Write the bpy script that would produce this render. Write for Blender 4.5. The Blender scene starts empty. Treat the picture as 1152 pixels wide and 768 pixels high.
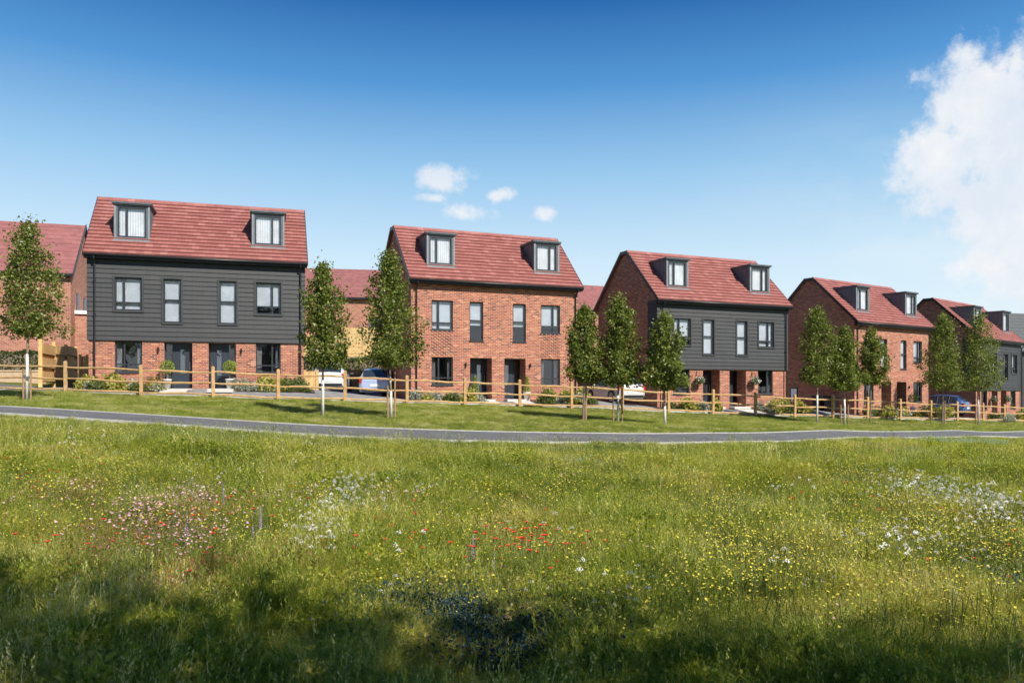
import bpy, math, random
import numpy as np
from mathutils import Vector, Matrix
R = math.radians
random.seed(7); rng = np.random.default_rng(7)
scn = bpy.context.scene
COL = scn.collection

# ------------------------------------------------------------------ camera, sky, sun, exposure
F = 888.0; CX = 576.0; HY = 439.0
cam_d = bpy.data.cameras.new('camera'); cam = bpy.data.objects.new('camera', cam_d); COL.objects.link(cam)
cam.location = (0, 0, 0); cam.rotation_euler = (R(90), 0, 0)
cam_d.sensor_width = 36; cam_d.lens = 36 * F / 1152; cam_d.shift_y = (HY - 384) / 1152
cam_d.clip_end = 3000; cam_d.clip_start = 0.05
scn.camera = cam
SUN_AZ, SUN_EL = 139.0, 43.0          # azimuth clockwise from +Y
scn.view_settings.view_transform = 'Standard'
try: scn.view_settings.look = 'None'
except Exception: pass
scn.view_settings.gamma = 1.0; scn.view_settings.exposure = 0.86
try: scn.view_settings.use_curve_mapping = False
except Exception: pass
sd = bpy.data.lights.new('sun', 'SUN'); sd.energy = 4.25; sd.angle = R(0.6); sd.color = (1.0, 0.945, 0.85)
so = bpy.data.objects.new('sun', sd); COL.objects.link(so)
az, el = R(SUN_AZ), R(SUN_EL)
sdir = Vector((math.sin(az) * math.cos(el), math.cos(az) * math.cos(el), math.sin(el)))
so.rotation_euler = sdir.to_track_quat('Z', 'Y').to_euler(); so.location = (20, -20, 40)

class NT:
    """tiny node-tree helper"""
    def __init__(s, tree): s.t = tree; s.n = tree.nodes; s.l = tree.links
    def new(s, typ, **kw):
        nd = s.n.new(typ)
        for k, v in kw.items(): setattr(nd, k, v)
        return nd
    def put(s, sock, v):
        if isinstance(v, bpy.types.NodeSocket): s.l.new(v, sock)
        elif v is not None:
            if isinstance(v, (tuple, list)) and len(v) == 3 and sock.type == 'RGBA': v = (*v, 1)
            sock.default_value = v
    def m(s, op, a, b=None, c=None, clamp=False):
        nd = s.new('ShaderNodeMath', operation=op, use_clamp=clamp)
        s.put(nd.inputs[0], a); s.put(nd.inputs[1], b)
        if c is not None: s.put(nd.inputs[2], c)
        return nd.outputs[0]
    def mix(s, f, a, b, bt='MIX'):
        nd = s.new('ShaderNodeMix', data_type='RGBA', blend_type=bt)
        s.put(nd.inputs[0], f); s.put(nd.inputs[6], a); s.put(nd.inputs[7], b)
        return nd.outputs[2]
    def noise(s, vec, scale, detail=3, rough=.55, dist=0):
        nd = s.new('ShaderNodeTexNoise'); s.put(nd.inputs['Vector'], vec)
        nd.inputs['Scale'].default_value = scale; nd.inputs['Detail'].default_value = detail
        nd.inputs['Roughness'].default_value = rough; nd.inputs['Distortion'].default_value = dist
        return nd.outputs[0]
    def ramp(s, f, stops):
        nd = s.new('ShaderNodeValToRGB'); s.put(nd.inputs[0], f); e = nd.color_ramp.elements
        while len(e) < len(stops): e.new(.5)
        for i, (p, c) in enumerate(stops):
            e[i].position = p; e[i].color = (*c, 1) if isinstance(c, (tuple, list)) else (c, c, c, 1)
        return nd.outputs[0]
    def sep(s, v):
        nd = s.new('ShaderNodeSeparateXYZ'); s.put(nd.inputs[0], v); return nd.outputs
    def comb(s, x, y, z=0.0):
        nd = s.new('ShaderNodeCombineXYZ'); s.put(nd.inputs[0], x); s.put(nd.inputs[1], y); s.put(nd.inputs[2], z); return nd.outputs[0]
    def sst(s, e0, e1, x):
        nd = s.new('ShaderNodeMapRange', interpolation_type='SMOOTHSTEP'); s.put(nd.inputs[0], x)
        nd.inputs[1].default_value = e0; nd.inputs[2].default_value = e1
        return nd.outputs[0]

# sky with clouds (clouds laid out by compass direction and elevation)
W = bpy.data.worlds.new('World'); scn.world = W; W.use_nodes = True
N = NT(W.node_tree); N.n.clear()
sky = N.new('ShaderNodeTexSky'); sky.sky_type = 'NISHITA'; sky.sun_disc = False
sky.sun_elevation = el; sky.sun_rotation = az; sky.air_density = 1.0; sky.dust_density = 0.5; sky.ozone_density = 2.6
tc = N.new('ShaderNodeTexCoord'); D = tc.outputs['Generated']
x, y, z = N.sep(D)
azn = N.m('ARCTAN2', x, y); eln = N.m('ARCSINE', z)
grade = N.new('ShaderNodeHueSaturation'); N.put(grade.inputs['Color'], sky.outputs[0])
grade.inputs['Saturation'].default_value = 1.15
# clear-sky colour by elevation, laid over the Nishita sky
KS = 1 / (0.12 * 1.815)
def sc(r, g, b): return (r * KS / 10, g * KS / 10, b * KS / 10)
er = N.m('DIVIDE', eln, R(60), clamp=True)
clear = N.ramp(er, [(0.0, sc(.88, .95, .99)), (.07, sc(.77, .89, .96)), (.15, sc(.64, .82, .94)), (.25, sc(.34, .60, .85)), (.35, sc(.085, .31, .66)), (.44, sc(.012, .125, .41)), (.75, sc(.010, .08, .30))])
clear = N.mix(1.0, clear, (10, 10, 10), 'MULTIPLY')
skyc = N.mix(.92, grade.outputs[0], clear)
def cdir(px, py):
    a = math.atan((px - CX) / F); return a, math.atan((HY - py) / F * math.cos(a))
wob = N.noise(D, 11.0, 5, .62); wob2 = N.noise(D, 38.0, 5, .65)
mask = None
for px, py, rx, ry, k in [(1122, 126, 50, 70, 1.2), (1060, 192, 44, 46, 1.0), (1150, 215, 66, 70, 1.25), (1140, 290, 54, 52, 1.0),
                          (1240, 190, 90, 100, 1.0), (1098, 66, 24, 22, .85), (1042, 88, 34, 18, .40), (1105, 300, 40, 24, .6),
                          (499, 203, 31, 16, 1.0), (519, 238, 31, 11, .92), (560, 221, 21, 9, .74), (612, 241, 19, 12, .95), (486, 223, 20, 8, .8)]:
    a0, e0 = cdir(px, py)
    k1 = N.m('DIVIDE', N.m('SUBTRACT', azn, a0), rx / F); k2 = N.m('DIVIDE', N.m('SUBTRACT', eln, e0), ry / F)
    d2 = N.m('ADD', N.m('MULTIPLY', k1, k1), N.m('MULTIPLY', k2, k2))
    g = N.m('MULTIPLY', N.m('EXPONENT', N.m('MULTIPLY', d2, -.9)), k)
    mask = g if mask is None else N.m('MAXIMUM', mask, g)
dens = N.m('ADD', mask, N.m('MULTIPLY', N.m('SUBTRACT', wob, .5), 1.9))
dens = N.m('ADD', dens, N.m('MULTIPLY', N.m('SUBTRACT', wob2, .5), 1.1))
cm = N.m('MULTIPLY', N.sst(.30, .86, dens), N.sst(.05, .3, mask))
shade = N.sst(.3, .75, N.noise(N.mix(.5, D, D), 16.0, 5, .6))
ccol = N.mix(shade, (3.55, 3.85, 4.25), (4.5, 4.45, 4.4))
haze_l = N.sst(.42, .70, N.noise(N.comb(N.m('MULTIPLY', azn, 1.3), N.m('MULTIPLY', eln, 3.2)), 3.2, 6, .6))
hz = N.m('MULTIPLY', N.m('MULTIPLY', haze_l, N.sst(0.05, .75, azn)), N.m('SUBTRACT', 1.0, N.sst(.1, .38, eln)))
skyc = N.mix(N.m('MULTIPLY', hz, .6), skyc, (3.9, 4.2, 4.45))
skyc = N.mix(N.m('MULTIPLY', cm, .92), skyc, ccol)
bg = N.new('ShaderNodeBackground'); N.put(bg.inputs[0], skyc); bg.inputs[1].default_value = 0.12
W.cycles.sampling_method = 'MANUAL'; W.cycles.sample_map_resolution = 256
scn.cycles.use_adaptive_sampling = True; scn.cycles.adaptive_threshold = .03; scn.cycles.max_bounces = 5; scn.cycles.diffuse_bounces = 2; scn.cycles.glossy_bounces = 2; scn.cycles.transmission_bounces = 2; scn.cycles.transparent_max_bounces = 6
wo = N.new('ShaderNodeOutputWorld'); N.l.new(bg.outputs[0], wo.inputs[0])

# ------------------------------------------------------------------ materials
def mat(name, color=(.5, .5, .5), rough=.7, metal=0, spec=.4, fn=None, coat=0):
    m = bpy.data.materials.new(name); m.use_nodes = True
    T = NT(m.node_tree); b = T.n['Principled BSDF']
    b.inputs['Base Color'].default_value = (*color, 1); b.inputs['Roughness'].default_value = rough
    b.inputs['Metallic'].default_value = metal; b.inputs['Specular IOR Level'].default_value = spec
    b.inputs['Coat Weight'].default_value = coat
    T.b = b
    T.obj = T.new('ShaderNodeTexCoord').outputs['Object']
    if fn: fn(T)
    return m
def bump(T, h, strength=.5, dist=.02):
    n = T.new('ShaderNodeBump'); n.inputs['Strength'].default_value = strength; n.inputs['Distance'].default_value = dist
    T.put(n.inputs['Height'], h); T.l.new(n.outputs[0], T.b.inputs['Normal'])
def var(c, amt=.15, scale=6.0, bs=0.0, stretch=None):
    def f(T):
        v = T.obj
        if stretch:
            mp = T.new('ShaderNodeMapping'); T.put(mp.inputs[0], v); mp.inputs['Scale'].default_value = stretch; v = mp.outputs[0]
        n = T.noise(v, scale, 5, .6)
        a = tuple(max(0, k * (1 - amt)) for k in c); b = tuple(min(1, k * (1 + amt)) for k in c)
        T.put(T.b.inputs['Base Color'], T.ramp(n, [(.3, a), (.7, b)]))
        if bs: bump(T, n, bs, .02)
    return f
def brick_fn(tones, mortar, dark=1.0):
    def f(T):
        x, y, z = T.sep(T.obj)
        v = T.comb(T.m('ADD', x, y), z)
        bt = T.new('ShaderNodeTexBrick'); T.put(bt.inputs['Vector'], v)
        bt.inputs['Scale'].default_value = 1; bt.inputs['Brick Width'].default_value = .225; bt.inputs['Row Height'].default_value = .075
        bt.inputs['Mortar Size'].default_value = .009; bt.inputs['Mortar Smooth'].default_value = .2
        bt.inputs['Color1'].default_value = (0, 0, 0, 1); bt.inputs['Color2'].default_value = (1, 1, 1, 1); bt.inputs['Mortar'].default_value = (.5, .5, .5, 1)
        bt.inputs['Bias'].default_value = 0
        c = T.ramp(bt.outputs[0], tones)
        big = T.noise(v, .9, 4, .6); fine = T.noise(v, 40, 3, .6)
        c = T.mix(T.m('MULTIPLY', T.sst(.35, .7, big), .38), c, T.mix(1, c, (.72, .62, .62), 'MULTIPLY'))
        c = T.mix(.3, c, T.mix(1, c, T.ramp(fine, [(.3, .55), (.7, 1.35)]), 'MULTIPLY'))
        c = T.mix(bt.outputs[1], c, mortar)
        T.put(T.b.inputs['Base Color'], c)
        bump(T, T.m('SUBTRACT', 1.0, bt.outputs[1]), .5, .008)
    return f
M = {}
red = [(0, (.15, .050, .038)), (.18, (.27, .080, .049)), (.5, (.41, .130, .072)), (.75, (.31, .090, .054)), (.9, (.54, .235, .13)), (1, (.20, .070, .050))]
M['brick'] = mat('red brick', rough=.9, spec=.2, fn=brick_fn(red, (.42, .32, .25)))
M['brick_far'] = mat('orange red brick', rough=.9, spec=.2, fn=brick_fn([(0, (.26, .09, .06)), (.5, (.38, .14, .09)), (1, (.44, .20, .13))], (.40, .30, .24)))
def roof_fn(cols):
    def f(T):
        x, y, z = T.sep(T.obj)
        v = T.comb(x, T.m('ADD', T.m('MULTIPLY', z, 1.45), .09))
        bt = T.new('ShaderNodeTexBrick'); T.put(bt.inputs['Vector'], v)
        bt.inputs['Scale'].default_value = 1; bt.inputs['Brick Width'].default_value = .30; bt.inputs['Row Height'].default_value = .2625
        bt.inputs['Mortar Size'].default_value = .006; bt.inputs['Color1'].default_value = (0, 0, 0, 1); bt.inputs['Color2'].default_value = (1, 1, 1, 1)
        bt.inputs['Mortar'].default_value = (.5, .5, .5, 1); bt.inputs['Mortar Smooth'].default_value = .3
        c = T.ramp(bt.outputs[0], cols)
        n = T.noise(T.comb(x, T.m('MULTIPLY', z, 3.0)), 1.1, 5, .65)
        c = T.mix(.55, c, T.mix(1, c, T.ramp(n, [(.3, (.86, .84, .84)), (.7, (1.13, 1.17, 1.16))]), 'MULTIPLY'))
        c = T.mix(T.m('MULTIPLY', bt.outputs[1], .6), c, (.10, .03, .03))
        T.put(T.b.inputs['Base Color'], c)
        T.b.inputs['Roughness'].default_value = .62
        bump(T, T.noise(T.obj, 25, 3), .25, .01)
    return f
M['tile'] = mat('red roof tile', rough=.6, spec=.4, fn=roof_fn([(0, (.245, .088, .076)), (.35, (.265, .097, .084)), (.7, (.285, .108, .093)), (1, (.33, .14, .122))]))
M['tile_far'] = mat('faded red roof tile', rough=.6, fn=roof_fn([(0, (.22, .085, .08)), (1, (.28, .11, .105))]))
def clad_fn(T):
    x, y, z = T.sep(T.obj); v = T.comb(T.m('ADD', x, y), T.m('SUBTRACT', z, 1.98))
    bt = T.new('ShaderNodeTexBrick'); T.put(bt.inputs['Vector'], v); bt.inputs['Scale'].default_value = 1; bt.inputs['Brick Width'].default_value = 2.9; bt.inputs['Row Height'].default_value = .196
    bt.inputs['Mortar Size'].default_value = .0015; bt.inputs['Color1'].default_value = (0, 0, 0, 1); bt.inputs['Color2'].default_value = (1, 1, 1, 1); bt.inputs['Mortar'].default_value = (.5, .5, .5, 1)
    c = T.ramp(bt.outputs[0], [(0, (.034, .036, .038)), (1, (.044, .046, .048))])
    st = T.new('ShaderNodeMapping'); T.put(st.inputs[0], T.obj); st.inputs['Scale'].default_value = (5, 5, .35)
    c = T.mix(.6, c, T.mix(1, c, T.ramp(T.noise(st.outputs[0], 2.2, 5, .65), [(.3, .8), (.7, 1.25)]), 'MULTIPLY'))
    T.put(T.b.inputs['Base Color'], c); T.b.inputs['Roughness'].default_value = .6
M['clad'] = mat('charcoal weatherboard', rough=.55, fn=clad_fn)
M['anth'] = mat('anthracite frame', (.028, .032, .040), .38)
M['door'] = mat('dark blue grey door', (.030, .038, .052), .35)
M['black'] = mat('black plastic', (.015, .016, .018), .4)
M['zinc'] = mat('grey zinc', rough=.5, metal=0, fn=var((.095, .112, .13), .22, 2.5, 0, (4, 4, 1)))
M['zincl'] = mat('pale zinc', rough=.5, metal=0, fn=var((.185, .215, .23), .15, 3))
M['steel'] = mat('brushed steel', (.6, .6, .6), .3, 1)
M['stone'] = mat('pale paving slab', rough=.85, fn=var((.52, .49, .45), .12, 4))
M['white'] = mat('white paint', (.78, .77, .74), .6)
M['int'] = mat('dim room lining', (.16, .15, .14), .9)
M['blind'] = mat('pale roller blind', rough=.9, fn=var((.90, .93, .96), .07, 2.2))
def pleat(T):
    x, y, z = T.sep(T.obj); w = T.new('ShaderNodeTexWave'); T.put(w.inputs['Vector'], T.comb(x, 0.0)); w.inputs['Scale'].default_value = 3.2; w.inputs['Distortion'].default_value = 1.2
    c = T.ramp(w.outputs[1], [(.1, (.60, .64, .68)), (.8, (.80, .82, .84))])
    T.put(T.b.inputs['Base Color'], T.mix(.5, c, T.mix(1, c, T.ramp(T.noise(T.obj, 1.7, 3), [(.35, .75), (.65, 1.15)]), 'MULTIPLY')))
M['net'] = mat('white pleated net', rough=.95, fn=pleat)
M['blindg'] = mat('grey roller blind', rough=.9, fn=var((.52, .57, .62), .12, 1.8))
M['curt'] = mat('grey curtain', rough=.95, fn=var((.30, .31, .33), .35, 7, 0, (6, 1, .3)))
def glass_mat(name, refl, tint):
    m = bpy.data.materials.new(name); m.use_nodes = True; T = NT(m.node_tree); T.n.clear()
    tr = T.new('ShaderNodeBsdfTransparent'); tr.inputs[0].default_value = (*tint, 1)
    gl = T.new('ShaderNodeBsdfGlossy'); gl.inputs['Roughness'].default_value = .02; gl.inputs[0].default_value = (.95, .97, 1, 1)
    lw = T.new('ShaderNodeLayerWeight'); lw.inputs[0].default_value = .35
    f = T.m('ADD', T.m('MULTIPLY', lw.outputs['Fresnel'], .35), refl, clamp=True)
    mx = T.new('ShaderNodeMixShader'); T.put(mx.inputs[0], f); T.l.new(tr.outputs[0], mx.inputs[1]); T.l.new(gl.outputs[0], mx.inputs[2])
    n = T.new('ShaderNodeBump'); n.inputs['Strength'].default_value = .04; n.inputs['Distance'].default_value = .05
    T.put(n.inputs['Height'], T.noise(T.new('ShaderNodeTexCoord').outputs['Object'], 1.6, 2)); T.l.new(n.outputs[0], gl.inputs['Normal'])
    o = T.new('ShaderNodeOutputMaterial'); T.l.new(mx.outputs[0], o.inputs[0]); return m
M['glass'] = glass_mat('window glass', .09, (.985, .99, 1.0))
def wood_fn(c, dark):
    def f(T):
        mp = T.new('ShaderNodeMapping'); T.put(mp.inputs[0], T.obj); mp.inputs['Scale'].default_value = (1.5, 1.5, 1.5)
        n = T.noise(mp.outputs[0], 5, 6, .7); n2 = T.noise(T.obj, 1.2, 3)
        a = T.ramp(n, [(.28, dark), (.55, c), (.8, tuple(min(1, k * 1.25) for k in c))])
        T.put(T.b.inputs['Base Color'], T.mix(.35, a, T.mix(1, a, T.ramp(n2, [(.3, .6), (.7, 1.3)]), 'MULTIPLY')))
        bump(T, n, .4, .01)
    return f
M['oak'] = mat('cleft timber', rough=.8, fn=wood_fn((.46, .29, .13), (.25, .15, .065)))
M['pine'] = mat('fresh pale timber', rough=.8, fn=wood_fn((.62, .44, .20), (.42, .27, .10)))
M['pinef'] = mat('orange new timber', rough=.8, fn=wood_fn((.68, .42, .17), (.46, .26, .09)))
M['pineb'] = mat('brown timber boards', rough=.8, fn=wood_fn((.33, .21, .09), (.17, .10, .04)))
M['stake'] = mat('stake timber', rough=.85, fn=wood_fn((.32, .21, .12), (.16, .10, .06)))
M['bark'] = mat('young bark', rough=.9, fn=var((.20, .15, .11), .35, 14, .4))
M['guard'] = mat('white trunk guard', rough=.7, fn=var((.66, .63, .59), .2, 9))
M['rubber'] = mat('tie rubber', (.12, .125, .13), .7)
def asph(T):
    n = T.noise(T.obj, 60, 4, .7); n2 = T.noise(T.obj, 1.2, 5, .6)
    a = T.ramp(n, [(.3, (.075, .076, .080)), (.7, (.145, .146, .150))])
    T.put(T.b.inputs['Base Color'], T.mix(.5, a, T.mix(1, a, T.ramp(n2, [(.3, .75), (.7, 1.35)]), 'MULTIPLY')))
    cr = T.new('ShaderNodeTexVoronoi', feature='DISTANCE_TO_EDGE'); wv = T.new('ShaderNodeVectorMath', operation='ADD'); T.put(wv.inputs[0], T.obj)
    nz = T.new('ShaderNodeTexNoise'); T.put(nz.inputs['Vector'], T.obj); nz.inputs['Scale'].default_value = 2.5; T.l.new(nz.outputs[1], wv.inputs[1]); T.put(cr.inputs['Vector'], wv.outputs[0]); cr.inputs['Scale'].default_value = .33
    base = T.b.inputs['Base Color'].links[0].from_socket
    ck = T.m('MULTIPLY', T.m('LESS_THAN', cr.outputs['Distance'], .006), .55)
    dry = T.sst(.52, .66, T.noise(T.obj, .35, 5, .7))
    base = T.mix(T.m('MULTIPLY', dry, .35), base, (.20, .20, .20)); base = T.mix(ck, base, (.03, .03, .032)); T.put(T.b.inputs['Base Color'], base)
    bump(T, n, .4, .01)
M['asphalt'] = mat('asphalt', rough=.92, spec=.25, fn=asph)
M['kerb'] = mat('concrete edging', rough=.9, fn=var((.40, .39, .35), .2, 9, .2))
M['block'] = mat('grey block paving', rough=.9, fn=brick_fn([(0, (.17, .17, .17)), (1, (.28, .27, .26))], (.2, .2, .19)))
M['sandst'] = mat('sandstone block', rough=.9, fn=var((.50, .36, .24), .15, 5))
M['soil'] = mat('bark mulch soil', rough=1, fn=var((.075, .05, .033), .4, 14, .5))
def grd(T):
    n = T.noise(T.obj, .5, 6, .62); n2 = T.noise(T.obj, 7, 4, .7)
    c = T.ramp(n, [(.3, (.07, .085, .018)), (.5, (.11, .12, .026)), (.7, (.18, .16, .05))])
    c = T.mix(.6, c, T.mix(1, c, T.ramp(n2, [(.3, .5), (.7, 1.5)]), 'MULTIPLY'))
    T.put(T.b.inputs['Base Color'], c); bump(T, n2, .8, .05)
M['ground'] = mat('turf', rough=1, spec=.1, fn=grd)

def leaf_mat(name, cols, trans=.35, rough=.55, mode='island', nscale=.5, seedc=None):
    """foliage: per-leaf / per-tuft colour variation, part of the light passes through"""
    m = bpy.data.materials.new(name); m.use_nodes = True; T = NT(m.node_tree); T.n.clear()
    if mode == 'island':
        r = T.new('ShaderNodeNewGeometry').outputs['Random Per Island']
        n = T.noise(T.new('ShaderNodeTexCoord').outputs['Object'], 1.6, 3)
        f = T.m('ADD', T.m('MULTIPLY', r, .65), T.m('MULTIPLY', n, .4))
    else:
        oi = T.new('ShaderNodeObjectInfo')
        n = T.noise(oi.outputs['Location'], nscale, 4, .6); n2 = T.noise(oi.outputs['Location'], nscale * 5, 2, .5)
        r2 = T.new('ShaderNodeNewGeometry').outputs['Random Per Island']
        f = T.m('ADD', T.m('MULTIPLY', n, .95), T.m('MULTIPLY', T.m('SUBTRACT', n2, .5), .5))
        f = T.m('ADD', f, T.m('MULTIPLY', T.m('SUBTRACT', oi.outputs['Random'], .5), .22))
        f = T.m('ADD', f, T.m('MULTIPLY', T.m('SUBTRACT', r2, .5), .30), clamp=True)
    c = T.ramp(f, cols)
    b = T.new('ShaderNodeBsdfPrincipled'); T.put(b.inputs['Base Color'], c); b.inputs['Roughness'].default_value = rough
    b.inputs['Specular IOR Level'].default_value = .3
    tl = T.new('ShaderNodeBsdfTranslucent'); T.put(tl.inputs[0], T.mix(1, c, (1.25, 1.35, .7), 'MULTIPLY'))
    mx = T.new('ShaderNodeMixShader'); mx.inputs[0].default_value = trans
    T.l.new(b.outputs[0], mx.inputs[1]); T.l.new(tl.outputs[0], mx.inputs[2])
    o = T.new('ShaderNodeOutputMaterial'); T.l.new(mx.outputs[0], o.inputs[0]); return m
M['leaf'] = leaf_mat('tree leaf', [(.1, (.045, .068, .012)), (.45, (.125, .16, .03)), (.72, (.22, .25, .06)), (.92, (.38, .38, .13))], .42, .38)
M['leafd'] = leaf_mat('dark leaf', [(.1, (.025, .045, .012)), (.5, (.05, .085, .022)), (.9, (.11, .14, .05))])
M['leafo'] = mat('oak leaf', (.06, .09, .025), .6)
M['topi'] = leaf_mat('clipped box leaf', [(.1, (.15, .21, .03)), (.5, (.26, .32, .06)), (.9, (.38, .42, .11))])
M['lf_grey'] = leaf_mat('silver leaf', [(.1, (.16, .19, .15)), (.5, (.30, .32, .27)), (.9, (.60, .58, .55))])
M['lf_yel'] = leaf_mat('yellow green leaf', [(.1, (.20, .20, .04)), (.5, (.36, .34, .08)), (.9, (.52, .46, .14))])
M['lf_grn'] = leaf_mat('mid green leaf', [(.1, (.05, .08, .02)), (.5, (.10, .14, .035)), (.9, (.20, .23, .06))])
M['lf_org'] = leaf_mat('orange flowering leaf', [(.1, (.10, .13, .03)), (.5, (.22, .20, .05)), (.8, (.50, .22, .05)), (.95, (.60, .20, .05))])
M['grass'] = leaf_mat('meadow grass', [(.16, (.08, .12, .012)), (.33, (.19, .24, .02)), (.45, (.34, .36, .035)), (.56, (.50, .46, .08)), (.70, (.56, .47, .19)), (.84, (.38, .22, .12))], .5, .6, 'inst', .42)
M['lawn'] = leaf_mat('short grass', [(.16, (.11, .16, .02)), (.36, (.20, .25, .03)), (.50, (.33, .35, .06)), (.62, (.52, .48, .17)), (.76, (.62, .57, .33))], .45, .6, 'inst', .9)
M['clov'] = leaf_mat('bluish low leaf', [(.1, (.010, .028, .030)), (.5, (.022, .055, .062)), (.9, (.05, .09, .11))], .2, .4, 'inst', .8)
M['rust'] = mat('rusty seed head', (.24, .085, .05), .8)
M['palel'] = leaf_mat('silver blue leaf', [(.1, (.16, .24, .20)), (.5, (.30, .40, .36)), (.9, (.48, .55, .52))], .3, .6, 'inst', .8)
M['stem'] = mat('flower stem', (.09, .12, .03), .7)
M['yel'] = mat('yellow petal', (.58, .49, .05), .7)
M['redp'] = mat('red petal', (.62, .035, .02), .6)
M['whp'] = mat('white petal', (.80, .79, .74), .7)
M['purp'] = mat('violet petal', (.30, .23, .38), .7)
M['pink'] = mat('pink petal', (.55, .30, .36), .7)

# ------------------------------------------------------------------ mesh helpers
def tag(o, label=None, cat=None, group=None, kind=None):
    if label: o['label'] = label
    if cat: o['category'] = cat
    if group: o['group'] = group
    if kind: o['kind'] = kind
    return o
def empty(name, loc=(0, 0, 0), rz=0, label=None, cat=None, group=None):
    o = bpy.data.objects.new(name, None); COL.objects.link(o); o.empty_display_size = .2
    o.location = loc; o.rotation_euler = (0, 0, rz); return tag(o, label, cat, group)
class MB:
    def __init__(s): s.v = []; s.f = []
    def face(s, *p):
        n = len(s.v); s.v += [tuple(q) for q in p]; s.f.append(tuple(range(n, n + len(p))))
    def box(s, x0, x1, y0, y1, z0, z1):
        n = len(s.v)
        s.v += [(x0, y0, z0), (x1, y0, z0), (x1, y1, z0), (x0, y1, z0), (x0, y0, z1), (x1, y0, z1), (x1, y1, z1), (x0, y1, z1)]
        s.f += [tuple(n + k for k in q) for q in ((0, 3, 2, 1), (4, 5, 6, 7), (0, 1, 5, 4), (1, 2, 6, 5), (2, 3, 7, 6), (3, 0, 4, 7))]
    def prism(s, poly, x0, x1):
        """poly in (y, z), extruded along x"""
        n = len(s.v); k = len(poly)
        s.v += [(x0, a, b) for a, b in poly] + [(x1, a, b) for a, b in poly]
        s.f.append(tuple(n + i for i in range(k))[::-1]); s.f.append(tuple(n + k + i for i in range(k)))
        for i in range(k):
            j = (i + 1) % k; s.f.append((n + i, n + j, n + k + j, n + k + i))
    def tube(s, pts, rad, seg=6, cap=True, squash=1.0):
        pts = [Vector(p) for p in pts]
        if not hasattr(rad, '__len__'): rad = [rad] * len(pts)
        base = len(s.v)
        for i, p in enumerate(pts):
            d = (pts[min(i + 1, len(pts) - 1)] - pts[max(i - 1, 0)]).normalized()
            a = d.cross(Vector((0, 0, 1)))
            if a.length < .05: a = Vector((1, 0, 0))
            a.normalize(); b = a.cross(d).normalized()
            for k in range(seg):
                t = 2 * math.pi * k / seg
                s.v.append(tuple(p + a * math.cos(t) * rad[i] * squash + b * math.sin(t) * rad[i]))
        for i in range(len(pts) - 1):
            for k in range(seg):
                k2 = (k + 1) % seg; q = base + i * seg
                s.f.append((q + k, q + k2, q + seg + k2, q + seg + k))
        if cap:
            s.f.append(tuple(base + k for k in range(seg))[::-1]); q = base + (len(pts) - 1) * seg; s.f.append(tuple(q + k for k in range(seg)))
    def lathe(s, prof, cx=0, cy=0, seg=16):
        base = len(s.v)
        for r, z in prof:
            for k in range(seg):
                t = 2 * math.pi * k / seg; s.v.append((cx + r * math.cos(t), cy + r * math.sin(t), z))
        for i in range(len(prof) - 1):
            for k in range(seg):
                k2 = (k + 1) % seg; q = base + i * seg; s.f.append((q + k, q + k2, q + seg + k2, q + seg + k))
    def build(s, name, m, parent=None, smooth=False, bevel=0):
        me = bpy.data.meshes.new(name); me.from_pydata(s.v, [], s.f); me.materials.append(M[m] if isinstance(m, str) else m)
        if smooth: me.polygons.foreach_set('use_smooth', [True] * len(me.polygons))
        o = bpy.data.objects.new(name, me); COL.objects.link(o)
        if parent: o.parent = parent
        if bevel:
            b = o.modifiers.new('bevel', 'BEVEL'); b.width = bevel; b.segments = 2; b.limit_method = 'ANGLE'
        me.update(); return o
def np_mesh(name, V, Fq, m, parent=None):
    """V (n,3), Fq (k,c) fast mesh"""
    me = bpy.data.meshes.new(name); V = np.asarray(V, np.float32); Fq = np.asarray(Fq, np.int32)
    me.vertices.add(len(V)); me.vertices.foreach_set('co', V.ravel())
    c = Fq.shape[1]; me.loops.add(Fq.size); me.loops.foreach_set('vertex_index', Fq.ravel())
    me.polygons.add(len(Fq)); me.polygons.foreach_set('loop_start', np.arange(0, Fq.size, c, dtype=np.int32))
    me.materials.append(M[m] if isinstance(m, str) else m); me.update(calc_edges=True); me.validate()
    o = bpy.data.objects.new(name, me)
    if parent != 'unlinked':
        COL.objects.link(o)
        if parent: o.parent = parent
    return o

# ------------------------------------------------------------------ terrain
fence_px = [(-12, 439.0, 30.6), (74, 441.2, 30.2), (159, 445, 29.9), (240, 447, 30.1), (313, 450, 30.7), (388, 451.5, 31.5), (458, 454, 32.6), (523, 455.5, 34), (585, 457, 35.4),
            (643, 459, 36.5), (700, 461.5, 37.2), (752, 464, 38), (802, 465.5, 39), (850, 467.5, 40), (894, 469, 41), (937, 470, 42), (976, 471, 43.2), (1013, 472, 44.9),
            (1047, 473, 47), (1077, 473.2, 49), (1106, 473.6, 51), (1130, 474, 52.8), (1156, 474.5, 54.6), (1190, 475, 57)]
def P(px, py, Y): return ((px - CX) / F * Y, Y, (HY - py) / F * Y)
FN = [P(*q) for q in fence_px]
far_px = [(-60, 455.6, 22.2), (0, 458.2, 22), (100, 464, 21.7), (200, 470.3, 21.5), (290, 476, 21.4), (380, 481, 21.5), (480, 484.8, 21.9), (576, 487, 22.5), (660, 488.5, 23.2), (740, 488.8, 24.1),
          (810, 488.2, 25.2), (880, 486.7, 26.7), (940, 485.2, 28.4), (1000, 484.8, 30.5), (1080, 485.2, 33.5), (1152, 486, 36.2), (1230, 487, 39.5)]
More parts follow.
